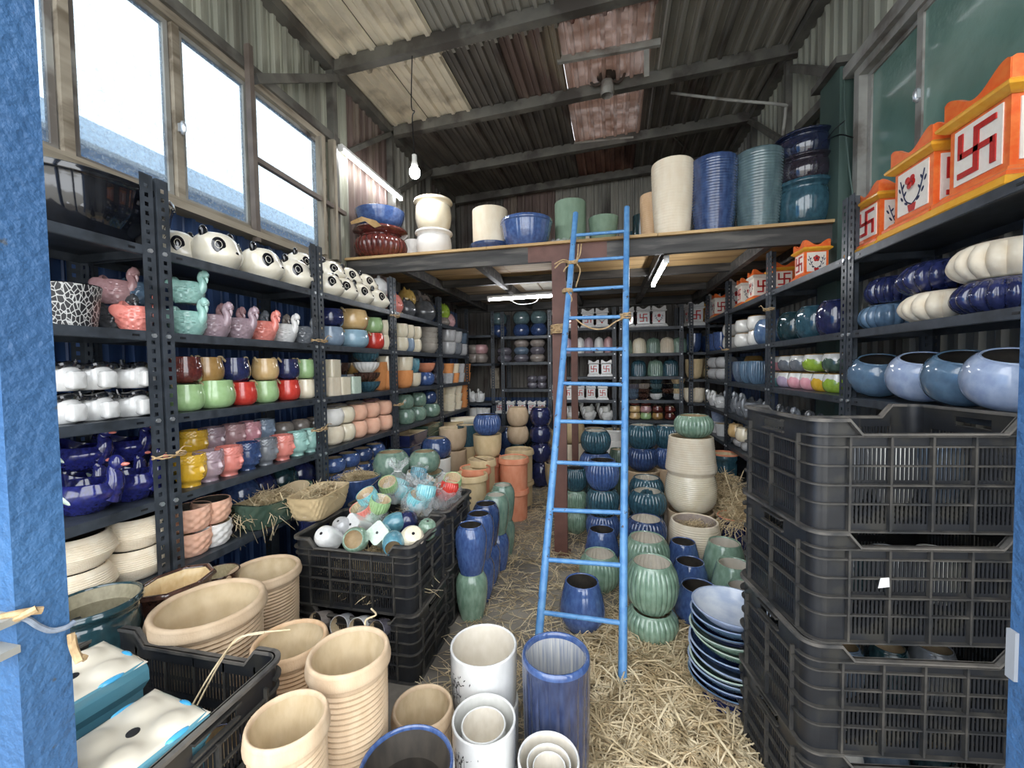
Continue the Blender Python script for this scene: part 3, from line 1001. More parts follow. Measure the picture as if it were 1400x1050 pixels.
for a, b in ((1.0, 1.7), (1.7, 2.4), (2.4, 2.95)):
    rsheet(a, b, 3.12, 4.0, 'pale')
xs = [-2.1, -1.37, -.64, .09, .82, 1.54]
for i, (a, b) in enumerate(zip(xs[:-1], xs[1:])):
    bsheet(a, b, 0, .98, 'blue' if i < 2 else 'dark')
    bsheet(a, b, .98, 2.25, 'dark')
    bsheet(a, b, 2.25, 3.99, ('dark', 'brown', 'grey', 'grey', 'grey')[i])

# roof sheets, ribs running into the depth, a few of them cream or rusty
cols = [-2.13, -1.68, -1.23, -.78, -.33, .36, .95, 1.56]
rows = [.25, 2.2, 3.1, 3.98, 4.9, 5.8]
RC = ['ggrcd'] * 0
RCOL = [['grey', 'cream', 'cream', 'dark', 'dark'], ['grey', 'cream', 'cream', 'dark', 'dark'], ['grey', 'grey', 'dark', 'dark', 'dark'], ['grey', 'grey', 'brown', 'dark', 'dark'],
        ['rustlight', 'rustlight', 'steel', 'steel', 'rust'], ['grey', 'grey', 'grey', 'dark', 'dark'], ['grey', 'grey', 'grey', 'grey', 'dark']]
for ci, (x0, x1) in enumerate(zip(cols[:-1], cols[1:])):
    for ri, (y0, y1) in enumerate(zip(rows[:-1], rows[1:])):
        me = sheetmesh(x1 - x0, y1 - y0 + .06, .15 if RCOL[ci][ri] == 'cream' else .115, .026)
        o = put('roof_sheet', me, SKYL if RCOL[ci][ri] == 'steel' else SHEET[RCOL[ci][ri]], ce)
        A = Matrix.Translation((x0, y0 - .03, roof_z(x0) - .004 * (4 - ri) - (.006 if RCOL[ci][ri] == 'cream' else 0))) @ Matrix.Rotation(-math.atan(.05), 4, 'Y') @ Matrix.Rotation(-PI / 2, 4, 'X') @ Matrix.Diagonal((1, -1, -1, 1))
        # local z (length) -> +y, local -y (ribs) -> down
        ex = Vector((1, 0, .05)).normalized()
        B = Matrix(((ex.x, 0, 0, x0), (0, 0, 1, y0 - .03), (ex.z, 1, 0, roof_z(x0) - .003 * (4 - ri)), (0, 0, 0, 1)))
        o.matrix_local = B
PUR = mat('purlin_steel', '#55544f', '#706e67', rough=.55, scale=5, c3='#494541', s3=4)
for y in (1.1, 2.02, 2.95, 3.87, 4.78, 5.62):
    mb = MB()
    V = []
    for x in (-2.1, 1.54):
        zt = roof_z(x) - .024
        V += [(x, y - .035, zt - .095), (x, y + .035, zt - .095), (x, y + .035, zt), (x, y - .035, zt)]
    mb.add(V, [(0, 1, 2, 3), (7, 6, 5, 4), (0, 4, 5, 1), (1, 5, 6, 2), (2, 6, 7, 3), (3, 7, 4, 0)])
    put('purlin', mb.mesh('purlin'), PUR, ce)


def bar(p0, p1, w, m, parent, name, h=None):
    """a straight rectangular bar between two points"""
    p0, p1 = Vector(p0), Vector(p1)
    d = p1 - p0
    q = d.to_track_quat('Y', 'Z')
    mb = MB().box(-w / 2, w / 2, 0, d.length, -(h or w) / 2, (h or w) / 2)
    o = put(name, mb.mesh(name), m, parent)
    o.matrix_local = Matrix.Translation(p0) @ q.to_matrix().to_4x4()
    return o


# wall plates, studs and braces
bar((XL + .04, .2, 3.745), (XL + .04, YB, 3.745), .08, PUR, wl, 'wall_plate', .07)
bar((XR - .05, .2, 3.93), (XR - .05, YB, 3.93), .08, PUR, wr, 'wall_plate', .07)
for y in (2.93, 3.84, 4.76, 5.6):
    bar((XL + .04, y, 2.25), (XL + .04, y, 3.72), .06, PUR, wl, 'stud', .05)
for y in (3.95, 4.75, 5.6):
    bar((XR - .04, y, 2.3), (XR - .04, y, 3.9), .06, PUR, wr, 'stud', .05)
bar(at(348, 108, x=-2.04), at(460, 107, x=-2.04), .05, PUR, wl, 'brace')
bar(at(475, 208, x=-2.04), at(540, 180, x=-2.04), .04, PUR, wl, 'brace')
bar(at(545, 262, x=-2.02), at(600, 228, x=-2.02), .04, PUR, wl, 'brace')
bar(at(1085, 93, x=1.47), at(1150, 100, x=1.47), .05, PUR, wr, 'brace')
bar(at(1022, 163, x=1.46), at(1068, 192, x=1.46), .04, PUR, wr, 'brace')
bar(at(1092, 178, x=1.46), at(1142, 125, x=1.46), .06, PUR, wr, 'brace')
# conduit under the roof on the right
pts = [at(905, 175, y=4.72), at(915, 126, y=4.72), at(1000, 137, y=4.72)]
put('conduit', MB().tube(crom([at(918, 127, x=.62), at(1000, 137, x=1.05), at(1068, 143, x=1.4), at(1074, 150, x=1.44), at(1070, 185, x=1.44)], 4), .012, 8).mesh('conduit'), GALV, ce)
put('conduit', MB().tube([at(910, 175, y=4.74), at(940, 205, y=5.4)], .012, 8).mesh('conduit'), PUR, ce)
# battens of the former skylight
for (a, b, y) in (((762, 83), (903, 58), 3.45), ((772, 148), (887, 130), 4.3)):
    bar(at(*a, y=y), at(*b, y=y), .03, GALV, ce, 'roof_batten', .05)
bar(at(884, 62, y=3.45), at(884, 104, y=3.6), .04, GALV, ce, 'roof_batten', .02)
bar(at(785, 196, y=4.75), at(866, 188, y=4.75), .02, GALV, ce, 'roof_batten', .02)

GUARD = mat('brown_grey_guard_paint', '#5a5049', '#6f645b', rough=.6, scale=8)
# left window: weathered wood frame, three lights
def frame_mesh(y0, y1, z0, z1, x0, x1, w):
    return MB().box(x0, x1, y0, y1, z0, z0 + w).box(x0, x1, y0, y1, z1 - w, z1).box(x0, x1, y0, y0 + w, z0 + w, z1 - w).box(x0, x1, y1 - w, y1, z0 + w, z1 - w)


w1 = struct(put('window_1', frame_mesh(WY0, WY1, WZ0 - .01, WZ1, -2.15, -2.06, .045).mesh('window_1'), WOODF))
put('sill', MB().box(-2.14, -2.0, WY0 - .05, WY1 + .1, WZ0 - .04, WZ0 - .005).mesh('sill'), WOODF, w1)
put('head_rail', MB().box(-2.13, -2.04, WY0 - .1, WY1 + .15, WZ1, WZ1 + .06).mesh('head_rail'), PUR, w1)
for y in (1.265, 1.715, 2.175):
    put('mullion', MB().box(-2.13, -2.07, y - .018, y + .018, WZ0, WZ1 - .04).mesh('mullion'), WOODF, w1)
for y0, y1 in ((WY0 + .045, 1.24), (1.29, 1.69), (1.74, 2.15), (2.2, WY1 - .045)):
    put('sash', frame_mesh(y0, y1, WZ0 + .035, WZ1 - .045, -2.115, -2.09, .022).mesh('sash'), GALV, w1)
    put('pane', MB().box(-2.105, -2.1, y0 + .018, y1 - .018, WZ0 + .05, WZ1 - .06).mesh('pane'), PANE, w1)
put('latch', MB().ell((-2.05, 1.715, 2.62), (.02, .012, .035), 10, 6).box(-2.07, -2.05, 1.705, 1.725, 2.6, 2.64).mesh('latch'), ZINC, w1)
bar((-2.02, 2.115, 2.17), (-2.02, 2.105, 3.3), .035, GUARD, w1, 'guard_post', .03)
bar((-2.02, 2.1, 2.66), (-2.02, 3.0, 2.645), .03, GUARD, w1, 'guard_rail', .03)
bar((-2.02, 2.72, 2.25), (-2.02, 2.72, 3.1), .05, WOODF, w1, 'guard_post', .03)
bar((-2.02, 2.86, 2.25), (-2.02, 2.86, 3.15), .05, WOODF, w1, 'guard_post', .03)

# neighbouring blue building outside the left windows
nb = struct(put('neighbour_wall', MB().box(-3.4, -3.2, -3, 9, 0, 2.83).mesh('neighbour_wall'), mat('neighbour_blue_paint', '#3f7fc4', '#5b95d2', rough=.7, scale=2)))
put('coping', MB().box(-3.45, -3.17, -3, 9, 2.83, 2.86).mesh('coping'), mat('pale_coping', '#d8dde0', rough=.8), nb)
put('neighbour_roof', MB().box(-4.6, -4.4, -3, 9, 2.0, 3.62).mesh('neighbour_roof'), mat('pale_blue_upper_wall', '#c3d7e6', '#d3e2ec', rough=.8, scale=1), nb)

# right wall: pilaster and dark frosted sliding window
PIL = mat('dark_green_pilaster', '#3c4f49', '#4d625b', rough=.5, scale=4, stretch=(1, 1, .4))
pl = struct(put('trim_3', MB().box(1.42, 1.57, 3.0, 3.24, 0, 3.22).mesh('trim_3'), PIL))
put('ledge', MB().box(1.38, 1.57, 2.96, 3.28, 3.22, 3.26).mesh('ledge'), PUR, pl)
w2 = struct(put('window_2', frame_mesh(1.0, 2.93, 2.27, 3.13, 1.46, 1.56, .05).mesh('window_2'), GALV))
put('head_rail', MB().box(1.43, 1.56, 1.0, 2.99, 3.13, 3.2).mesh('head_rail'), GALV, w2)
put('sash', frame_mesh(2.39, 2.88, 2.31, 3.09, 1.505, 1.535, .035).mesh('sash'), GALV, w2)
put('sash', frame_mesh(1.05, 2.44, 2.31, 3.09, 1.475, 1.502, .04).mesh('sash'), GALV, w2)
put('pane', MB().box(1.515, 1.522, 2.42, 2.85, 2.34, 3.06).mesh('pane'), PANE_DK, w2)
put('pane', MB().box(1.485, 1.492, 1.08, 2.41, 2.34, 3.06).mesh('pane'), PANE_DK, w2)
put('latch', MB().ell((1.47, 2.42, 2.68), (.02, .014, .035), 10, 6).box(1.46, 1.476, 2.405, 2.435, 2.66, 2.7).mesh('latch'), ZINC, w2)
put('cable', MB().tube(crom([(1.44, 3.0, 3.2), (1.43, 2.96, 2.9), (1.44, 2.93, 2.6), (1.45, 2.88, 2.32)], 5), .004, 6).mesh('cable'), PIL, w2)
put('wire_tie', MB().tube(crom([at(1128, 195, x=1.4), at(1140, 178, x=1.4), at(1155, 165, x=1.4)], 5), .004, 5).tube(crom([at(1132, 190, x=1.4), at(1150, 184, x=1.4), at(1166, 188, x=1.4)], 5), .004, 5).mesh('wire_tie'), INK, pl)

# foreground blue door posts
tp = struct(put('trim_1', MB().box(-1.1, -.94, .468, .536, 0, 3.8).mesh('trim_1'), BLUEPAINT))
for py in (848, 890):
    p = at(13, py, y=.46)
    put('gate_bracket', MB().box(p[0] - .08, at(25, py, y=.465)[0], .44, .468, p[2] - .006, p[2] + .006).mesh('gate_bracket'), GALV, tp)
tp2 = struct(put('trim_2', MB().box(.5, .62, .5, .637, 0, 3.8).mesh('trim_2'), BLUEPAINT))
put('paint_chip', MB().box(.496, .5, .625, .637, at(1380, 935, y=.62)[2], at(1380, 868, y=.62)[2]).mesh('paint_chip'), mat('bare_grey_metal', '#8f9296', '#a5a8ab', rough=.6), tp2)

# ------------------------------------------------------------------ loft on brown post, with lamps under it
lf = root('storage_loft', 'plywood storage loft on black steel beams across the back of the shop', 'loft', (0, 3.05, 2.29))
LZ = 2.29


def lbox(name, b, m):
    return put(name, MB().box(b[0], b[1], b[2] - 3.05, b[3] - 3.05, b[4] - LZ, b[5] - LZ).mesh(name), m, lf)


BEAM = mat('blackened_beam', '#2b2a29', '#474543', rough=.6, scale=6, stretch=(.4, 3, 3), c3='#5e5a55', s3=5)
for i, (a, b) in enumerate(((-2.06, -.86), (-.86, .36), (.36, 1.49))):
    lbox('plywood_board', (a + .002, b - .002, 3.03, 4.38, 2.29, 2.309), PLY)
    lbox('plywood_board', (a + .002, b - .002, 4.384, 5.72, 2.29, 2.309), PLY_UNDER)
for a, b, m in ((-2.06, -.55, BEAM), (-.55, .02, BROWNP), (.02, 1.49, BEAM)):
    lbox('front_beam', (a, b, 3.06, 3.1, 2.175, 2.29), m)
lbox('rear_beam', (-2.06, 1.49, 5.64, 5.7, 2.19, 2.29), BEAM)
lbox('cross_joist', (-2.06, 1.49, 3.98, 4.03, 2.22, 2.289), BEAM)
lbox('cross_joist', (-2.06, 1.49, 4.85, 4.9, 2.22, 2.289), BEAM)
for x in (-1.62, -.98, -.3, .42, 1.1, 1.42):
    lbox('joist', (x - .025, x + .025, 3.1, 5.64, 2.2, 2.285), BEAM)
for x, y in ((-.78, 4.15), (-.58, 4.15), (-.38, 4.15)):
    lbox('pale_board', (x - .09, x + .09, y - .1, y + .55, 2.278, 2.289), mat('pale_packing_board', '#c9c4b8', '#d8d3c8', rough=.8))
# stencilled marks under the boards (illegible in the photograph)
mk = MB()
for i in range(9):
    x = .56 + i * .035
    mk.box(x, x + rng.uniform(.012, .024), .13 + rng.uniform(0, .02), .15 + rng.uniform(.01, .03), -.0022, -.0004)
for i in range(7):
    x = -.1 + i * .045
    mk.box(x, x + rng.uniform(.015, .03), .16, .19 + rng.uniform(0, .02), -.0022, -.0004)
put('stencil_mark', mk.mesh('stencil_mark'), INK, lf)
sp = root('support_post', 'brown painted steel post standing under the loft behind the ladder', 'post', (-.325, 3.08, 0))
put('shaft', MB().box(-.049, .049, -.02, .03, .0, 2.175).mesh('shaft'), BROWNP, sp)
put('foot_plate', MB().box(-.07, .07, -.05, .06, 0, .008).mesh('foot_plate'), BROWNP, sp)
sp2 = root('support_post', 'darker brown steel post farther back under the loft', 'post', (on_y(786, 4.6, 1.0), 4.6, 0))
put('shaft', MB().box(-.035, .035, -.03, .03, 0, 2.2).mesh('shaft'), BROWNP, sp2)
put('foot_plate', MB().box(-.06, .06, -.05, .05, 0, .008).mesh('foot_plate'), BROWNP, sp2)


def tube_light(p0, p1, label, side, hang=None):
    p0, p1 = Vector(p0), Vector(p1)
    d = p1 - p0
    o = root('tube_light', label, 'lamp', p0)
    o.rotation_mode = 'QUATERNION'
    o.rotation_quaternion = d.to_track_quat('Y', 'Z')
    Ln = d.length
    put('housing', MB().box(-.018, .018, 0, Ln, .012, .035).mesh('housing'), G('white'), o)
    put('lit_tube', MB().tube([(0, .01, 0), (0, Ln - .01, 0)], .0145, 12).mesh('lit_tube'), TUBE, o)
    for y in (0, Ln - .02):
        put('end_cap', MB().box(-.018, .018, y, y + .02, -.017, .014).mesh('end_cap'), G('white'), o)
    return o


tube_light(at(465, 203, x=-2.0), at(549, 273, x=-2.0), 'lit fluorescent tube fixed along the upper left wall', 0)
t2 = tube_light((-1.2, 4.25, 2.12), (-.46, 4.2, 2.12), 'lit tube lamp under the loft left of the brown post', 0)
t3 = tube_light((.435, 3.16, 2.15), (.445, 4.1, 2.15), 'lit tube lamp under the loft right of the ladder', 0)
put('cord', MB().tube(crom([(0, .25, -.02), (.01, .35, -.07), (0, .5, -.06), (0, .55, -.02)], 5), .004, 5).mesh('cord'), G('white'), t2)
bp = at(567, 236, y=2.96)
bl = root('bulb', 'lit round bulb hanging on a cord near the left wall', 'lamp', bp)
put('glass_globe', MB().ell((0, 0, 0), (.04, .04, .045), 20, 12).mesh('glass_globe'), BULB, bl)
put('socket', MB().lathe([(1e-3, .13), (.018, .13), (.02, .08), (.028, .05), (.024, .03), (1e-3, .03)], 16).mesh('socket'), G('offwhite'), bl)
put('cord', MB().tube(crom([(0, 0, .13), (-.01, 0, .4), (.01, 0, .45), (-.015, 0, .5), (0, 0, .86)], 5), .004, 6).mesh('cord'), INK, bl)
# old lamp bracket under the skylight
lp = at(830, 105, y=3.8)
hk = root('lamp_bracket', 'dark wire lamp bracket with a hooded socket under the roof skylight', 'bracket', lp)
for s in (-1, 1):
    put('arm', MB().tube(crom([(s * .13, 0, .42), (s * .14, 0, .2), (s * .15, 0, .02), (s * .1, 0, -.06), (0, 0, -.02)], 5), .011, 8).mesh('arm'), mat('rusty_wire', '#3a332e', '#4a3d35', rough=.8, scale=12), hk)
put('cross_bar', MB().tube([(-.15, 0, .14), (.13, 0, .16)], .01, 8).mesh('cross_bar'), PUR, hk)
put('coil', MB().lathe([(.04, -.02), (.09, 0), (.1, .05), (.06, .09), (.03, .1)], 18).mesh('coil'), mat('rusty_wire', '#3a332e'), hk)
put('hood', MB().lathe([(1e-3, -.03), (.05, -.04), (.06, -.14), (.05, -.16), (.04, -.13), (1e-3, -.1)], 18).mesh('hood'), GALV, hk)

# ------------------------------------------------------------------ slotted-angle racks
_up = {}


def upright_mesh(h):
    k = round(h, 2)
    if k in _up:
        return _up[k]
    mb = MB()
    w, cs, pitch = .045, (.0, .016, .030, .045), .034
    n = int(h / pitch)
    for off in (0, .0022):
        for fl_ in (0, 1):
            V, Fs = [], []
            zs = [0.0]
            for i in range(n):
                zs += [i * pitch + .01, i * pitch + .026]
            zs.append(h)
            for z in zs:
                for c in cs:
                    V.append((c, off, z) if fl_ == 0 else (off, c, z))
            for i in range(len(zs) - 1):
                for c in range(3):
                    if c == 1 and i % 2 == 1:
                        continue
                    a = i * 4 + c
                    Fs.append((a, a + 1, a + 5, a + 4))
            mb.add(V, Fs)
    _up[k] = mb.mesh('slotted_upright', ang=20)
    return _up[k]


def rack(label, fx, bx, y0, y1, levels, h=2.134, axis='Y'):
    """fx: aisle side, bx: wall side; y0..y1 the length of the bay (axis X swaps the roles)"""
    sx = 1 if fx > bx else -1
    o = root('steel_rack', label, 'rack', (0, 0, 0), group='slotted angle racks')
    Ln, D = y1 - y0, abs(fx - bx)
    if axis == 'Y':
        o.location = (fx, (y0 + y1) / 2, 0)
        o.rotation_euler = (0, 0, -PI / 2 if sx < 0 else PI / 2)
    else:
        o.location = ((y0 + y1) / 2, fx, 0)
        o.rotation_euler = (0, 0, 0)
    # local frame: x along the bay, y from the aisle (0) back to the wall (D)
    m = upright_mesh(h)
    put('upright', m, STEEL, o, (-Ln / 2 + .003, 0, 0), 0)
    put('upright', m, STEEL, o, (Ln / 2 - .003, 0, 0), PI / 2)
    put('upright', m, STEEL, o, (-Ln / 2 + .003, D, 0), -PI / 2)
    put('upright', m, STEEL, o, (Ln / 2 - .003, D, 0), PI)
    k = ('shelf', round(Ln, 3), round(D, 3))
    if k not in _up:
        a = Ln / 2 - .008
        mb = MB().box(-a, a, .004, D - .004, -.003, 0)
        mb.box(-a, a, .003, .006, -.034, -.001).box(-a, a, .006, .02, -.036, -.033)
        mb.box(-a, a, D - .006, D - .003, -.034, -.001).box(-a, -a + .003, .006, D - .006, -.034, -.003).box(a - .003, a, .006, D - .006, -.034, -.003)
        _up[k] = mb.mesh('shelf_board')
        _up['b'] = MB().tube([(0, .0045, -.017), (0, -.006, -.017)], .0085, 6).mesh('bolt')
        _up['s'] = MB().box(-.011, .011, .001, .0034, -.022, -.014).mesh('lip_slot')
    for z in levels:
        s = put('shelf', _up[k], STEEL, o, (0, 0, z))
        for sg in (-1, 1):
            put('bolt', _up['b'], ZINC, s, (sg * (Ln / 2 - .023), 0, 0))
            put('slot', _up['s'], INK, s, (sg * (Ln / 2 - .083), 0, 0))
    return o


LV = [.62, .915, 1.235, 1.555, 1.87]
LY = [.33, 1.262, 2.162, 3.06, 4.03, 4.94]
LN = ['front left', 'second left', 'third left', 'fourth left', 'fifth left']
LX, LBX = -1.65, -2.03
for i in range(5):
    rack(f'slate grey slotted steel rack, {LN[i]} bay along the window wall', LX, LBX, LY[i], LY[i + 1] - .006, [.1] + LV)
RV = [.35, .63, .93, 1.235, 1.555, 1.92]
RY = [1.40, 2.34, 3.33, 4.38, 5.24]
RN = ['front right', 'second right', 'third right', 'fourth right']
RX, RBX = 1.15, 1.5
for i in range(4):
    rack(f'slate grey slotted steel rack, {RN[i]} bay along the green window wall', RX, RBX, RY[i], RY[i + 1] - .006, RV, 2.2)
BYF, BYB = 5.3, 5.66
BX = [(-1.33, -.66), (-.63, .145), (.175, .925)]
BN = ['left back', 'middle back', 'right back']
BL = [[.3, 1.12, 1.47, 1.81], [.72, .98, 1.275, 1.57, 1.89], [.73, .98, 1.27, 1.555, 1.875]]
for i in range(3):
    rack(f'dark slotted steel rack against the rear wall, {BN[i]} bay', BYF, BYB, BX[i][0], BX[i][1], BL[i], 2.134, 'X')

# ================================================================== LADDER, CRATES
LS, LY0 = .5, 1.814                        # ladder leans: y = LY0 + LS * z


def on_ladder(px, py):
    d = _r * (px - 700) / F - _u * (py - 525) / F + _f
    t = (LY0 - (0 - 0) + LS * H) / (d[1] - LS * d[2])
    return d * t + EYE


ld = root('ladder', 'blue painted steel ladder leaning against the loft edge', 'ladder', (0, LY0, 0))
ld_o = np.array([0, LY0, 0])
pr0, pr1 = on_ladder(851, 938), on_ladder(857, 284)
pl1 = on_ladder(787, 292)
plm = on_ladder(737, 866)
pl0 = plm + (plm - pl1) * (plm[2] - .0) / (pl1[2] - plm[2])
for nm, a, b in (('rail', pl0, pl1), ('rail', pr0, pr1)):
    put(nm, MB().tube([a - ld_o, b - ld_o], .0195, 14).mesh('rail'), LADDERP, ld)
for yl, yr in ((322, 316), (357, 352), (397, 392), (435, 433), (478, 477), (524, 526), (576, 578), (632, 636), (697, 701), (765, 773), (837, 852)):
    tl = (yl - 292) / (866 - 292)
    a = on_ladder(787 + (737 - 787) * tl, yl) - ld_o
    b = on_ladder(857 - 6 * (yr - 284) / 654, yr) - ld_o
    put('rung', MB().tube([a, b], .0115, 12).mesh('rung'), LADDERP, ld)


def rope_coil(c, r, turns, label, axis=(0, 0, 1), tails=(), thick=.006, hgt=.02):
    o = root('jute_rope', label, 'rope', c)
    pts = []
    for i in range(turns * 14 + 1):
        a = i / 14 * 2 * PI
        pts.append((r * math.cos(a), r * math.sin(a), hgt * (i / (turns * 14) - .5) + rng.uniform(-.003, .003)))
    put('coil', MB().tube(pts, thick, 6).mesh('coil'), ROPE, o)
    mb = MB()
    for t in tails:
        mb.tube(crom(t, 5), [thick * .8] * (5 * (len(t) - 1) + 1), 6)
    if tails:
        put('tail', mb.mesh('tail'), ROPE, o)
    return o


c = on_ladder(783, 360)
rope_coil(c, .03, 3, 'frayed jute rope knotted round the left ladder rail at the loft edge',
          tails=[((0, 0, 0), (-.06, -.03, .02), (-.12, -.03, -.005)), ((0, 0, 0), (-.07, -.03, .005), (-.12, -.02, -.03)), ((0, 0, 0), (-.04, -.03, -.03), (-.06, -.03, -.06)),
                 ((.02, 0, 0), (.05, -.02, .05), (.06, -.02, .12)), ((.02, 0, 0), (.035, -.02, .05), (.04, -.02, .12)), ((.02, 0, 0), (.05, 0, -.05), (.02, 0, -.16))])
c = on_ladder(776, 398)
rope_coil(c, .032, 3, 'jute rope wound round the left ladder rail just below the frayed knot', tails=[((0, -.03, 0), (.03, -.03, -.06), (-.01, -.03, -.1))])
c = on_ladder(772, 432)
rope_coil((-.325, 3.085, c[2] - .05), .062, 5, 'jute rope wrapped several turns round the brown support post', thick=.007, hgt=.07)
c = on_ladder(855, 433)
rope_coil(c, .03, 3, 'jute rope tied round the right ladder rail and sagging across', hgt=.04,
          tails=[[(-.01, -.02, -.01)] + [tuple(on_ladder(px, py) - c + np.array([0, -.02, 0])) for px, py in ((842, 440), (828, 449), (812, 450), (797, 444), (788, 437))]])
rz_ = at(60, 850, x=-.93)
ro = root('jute_rope', 'grey rope tied round the left blue post with frayed tan ends', 'rope', (-.94, .5, rz_[2]))
def rp(*pp):
    return [tuple(np.array(at(px, py, x=xx) if yy is None else at(px, py, y=yy)) - np.array((-.94, .5, rz_[2]))) for px, py, xx, yy in pp]
put('coil', MB().tube(crom(rp((12, 842, None, .462), (36, 846, -.932, None), (52, 856, -.932, None), (70, 862, -.932, None), (90, 858, -.931, None), (102, 850, -.931, None)), 5), .0045, 7).mesh('rope_coil'), mat('grey_rope', '#7d8796', '#98a1ae', rough=.9, scale=60, bump=.5), ro)
for pp in (((0, 844, None, .455), (20, 840, -.93, None), (40, 836, -.925, None), (58, 834, -.92, None)), ((0, 848, None, .455), (22, 845, -.93, None), (38, 838, -.92, None), (50, 832, -.915, None)),
           ((97, 866, -.93, None), (99, 882, -.925, None), (106, 896, -.92, None), (116, 900, -.905, None)), ((98, 870, -.93, None), (101, 886, -.92, None), (109, 905, -.905, None))):
    put('frayed_end', MB().tube(crom(rp(*pp), 5), .006, 6).mesh('frayed_end'), ROPE, ro)

# ------------------------------------------------------------------ plastic crates
CH = .3125


CR = .036                                    # corner radius


def panel_mesh(L, ncell, dip, handle):
    """one side of a crate between its rounded corners: corner of the crate at the origin, x along, z up, outer face towards -y"""
    mb = MB()
    cw = .088 if L > .5 else .062            # solid width at the ends
    d0 = L / 2 - dip / 2
    top = [(CR, CH), (d0 - .035, CH), (d0, CH - .042), (L - d0, CH - .042), (L - d0 + .035, CH), (L - CR, CH)]
    zb = .232
    if handle:                               # straight rim with a hand hole
        h0, h1 = L / 2 - .055, L / 2 + .055
        mb.box(CR, h0, 0, .004, zb, CH).box(h1, L - CR, 0, .004, zb, CH).box(h0, h1, 0, .004, zb, .255).box(h0, h1, 0, .004, .288, CH)
        mb.box(h0 - .004, h1 + .004, -.008, .004, .25, .256, 1).box(h0 - .004, h1 + .004, -.012, .004, .286, .292, 1)
    else:
        for q in range(5):
            mb.prism([(top[q][0], zb), (top[q + 1][0], zb), top[q + 1], top[q]], 0, .004)
    mb.box(CR, cw, 0, .004, 0, zb).box(L - cw, L - CR, 0, .004, 0, zb)
    mb.box(cw, L - cw, 0, .004, 0, .022)
    for z, deep in RIBS:                     # horizontal ribs stand proud
        if handle and z == .262:
            continue
        mb.box(CR, L - CR, -deep, .001, z, z + .0045, 1)
    cell = (L - 2 * cw) / ncell
    for i in range(ncell + 1):
        x = cw + i * cell
        mb.box(x - .003, x + .003, -.011, .004, 0, .24 if handle and i == 1 else CH - .05, 1)
    for i in range(ncell):
        a, b = cw + i * cell + .003, cw + (i + 1) * cell - .003
        n = max(6, int((b - a) / .0105))
        p = (b - a) / n
        for j in range(n + 1):
            x = a + j * p
            mb.box(x - p * .27, x + p * .27, .0, .003, .022, zb)
        mb.box(a, b, .0, .0035, .118, .142)
    return mb.mesh('crate_panel', 2, ang=20)


RIBS = [(0, .013), (.075, .008), (.128, .013), (.18, .008), (.232, .008), (.262, .013)]


def corner_mesh():
    mb = MB()
    n = 6
    A = [PI + PI / 2 * k / n for k in range(n + 1)]

    def ring(ri, ro, z0, z1, mi):
        V = []
        for t in A:
            for r_, z_ in ((ri, z0), (ro, z0), (ro, z1), (ri, z1)):
                V.append((CR + r_ * math.cos(t), CR + r_ * math.sin(t), z_))
        Fs = []
        for k in range(n):
            for q in range(4):
                Fs.append((k * 4 + q, k * 4 + (q + 1) % 4, (k + 1) * 4 + (q + 1) % 4, (k + 1) * 4 + q))
        mb.add(V, Fs, mi)
    ring(CR - .004, CR, 0, CH, 0)
    for z, deep in RIBS:
        ring(CR - .001, CR + deep, z, z + .0045, 1)
    ring(CR - .007, CR + .013, CH - .009, CH, 2)
    return mb.mesh('crate_corner', 3, ang=25)


def rim_mesh(W, D, dips):
    mb = MB()
    for L, dip, M in ((W, dips[0], Matrix.Identity(4)), (D, dips[1], Matrix.Translation((W, 0, 0)) @ Matrix.Rotation(PI / 2, 4, 'Z')),
                      (W, dips[0], Matrix.Translation((W, D, 0)) @ Matrix.Rotation(PI, 4, 'Z')), (D, dips[1], Matrix.Translation((0, D, 0)) @ Matrix.Rotation(-PI / 2, 4, 'Z'))):
        d0 = L / 2 - dip / 2
        dd = .042 if dip > .2 else 0
        top = [(CR, CH), (d0 - .035, CH), (d0, CH - dd), (L - d0, CH - dd), (L - d0 + .035, CH), (L - CR, CH)]
        for i in range(5):
            q = [top[i], top[i + 1], (top[i + 1][0], top[i + 1][1] - .009), (top[i][0], top[i][1] - .009)]
            mb.prism(q, -.013, .007, 0, M)
    return mb.mesh('crate_rim', ang=20)


CW, CD = .60, .40
PANL = panel_mesh(CW, 4, .36, False)
PANS = panel_mesh(CD, 2, .17, True)
RIMM = rim_mesh(CW, CD, (.36, .17))
CORM = corner_mesh()
bm_ = MB()
for i in range(15):
    bm_.box(.01 + i * .04, .025 + i * .04, .02, CD - .02, .004, .01)
for i in range(10):
    bm_.box(.02, CW - .02, .008 + i * .041, .023 + i * .041, .0, .006)
BASEM = bm_.mesh('crate_base')


def crate(x, y, z, rz, label, group=None):
    o = root('plastic_crate', label, 'crate', (x, y, z), rz, group)
    put('long_panel', PANL, [CRATE, CRATE_RIB], o, (0, 0, 0))
    put('long_panel', PANL, [CRATE, CRATE_RIB], o, (CW, CD, 0), PI)
    put('short_panel', PANS, [CRATE, CRATE_RIB], o, (CW, 0, 0), PI / 2)
    put('short_panel', PANS, [CRATE, CRATE_RIB], o, (0, CD, 0), -PI / 2)
    for px_, py_, a_ in ((0, 0, 0), (CW, 0, PI / 2), (CW, CD, PI), (0, CD, -PI / 2)):
        put('corner_post', CORM, [CRATE, CRATE_RIB, CRATE_LIP], o, (px_, py_, 0), a_)
    put('rim', RIMM, CRATE_LIP, o)
    put('base', BASEM, CRATE, o)
    return o


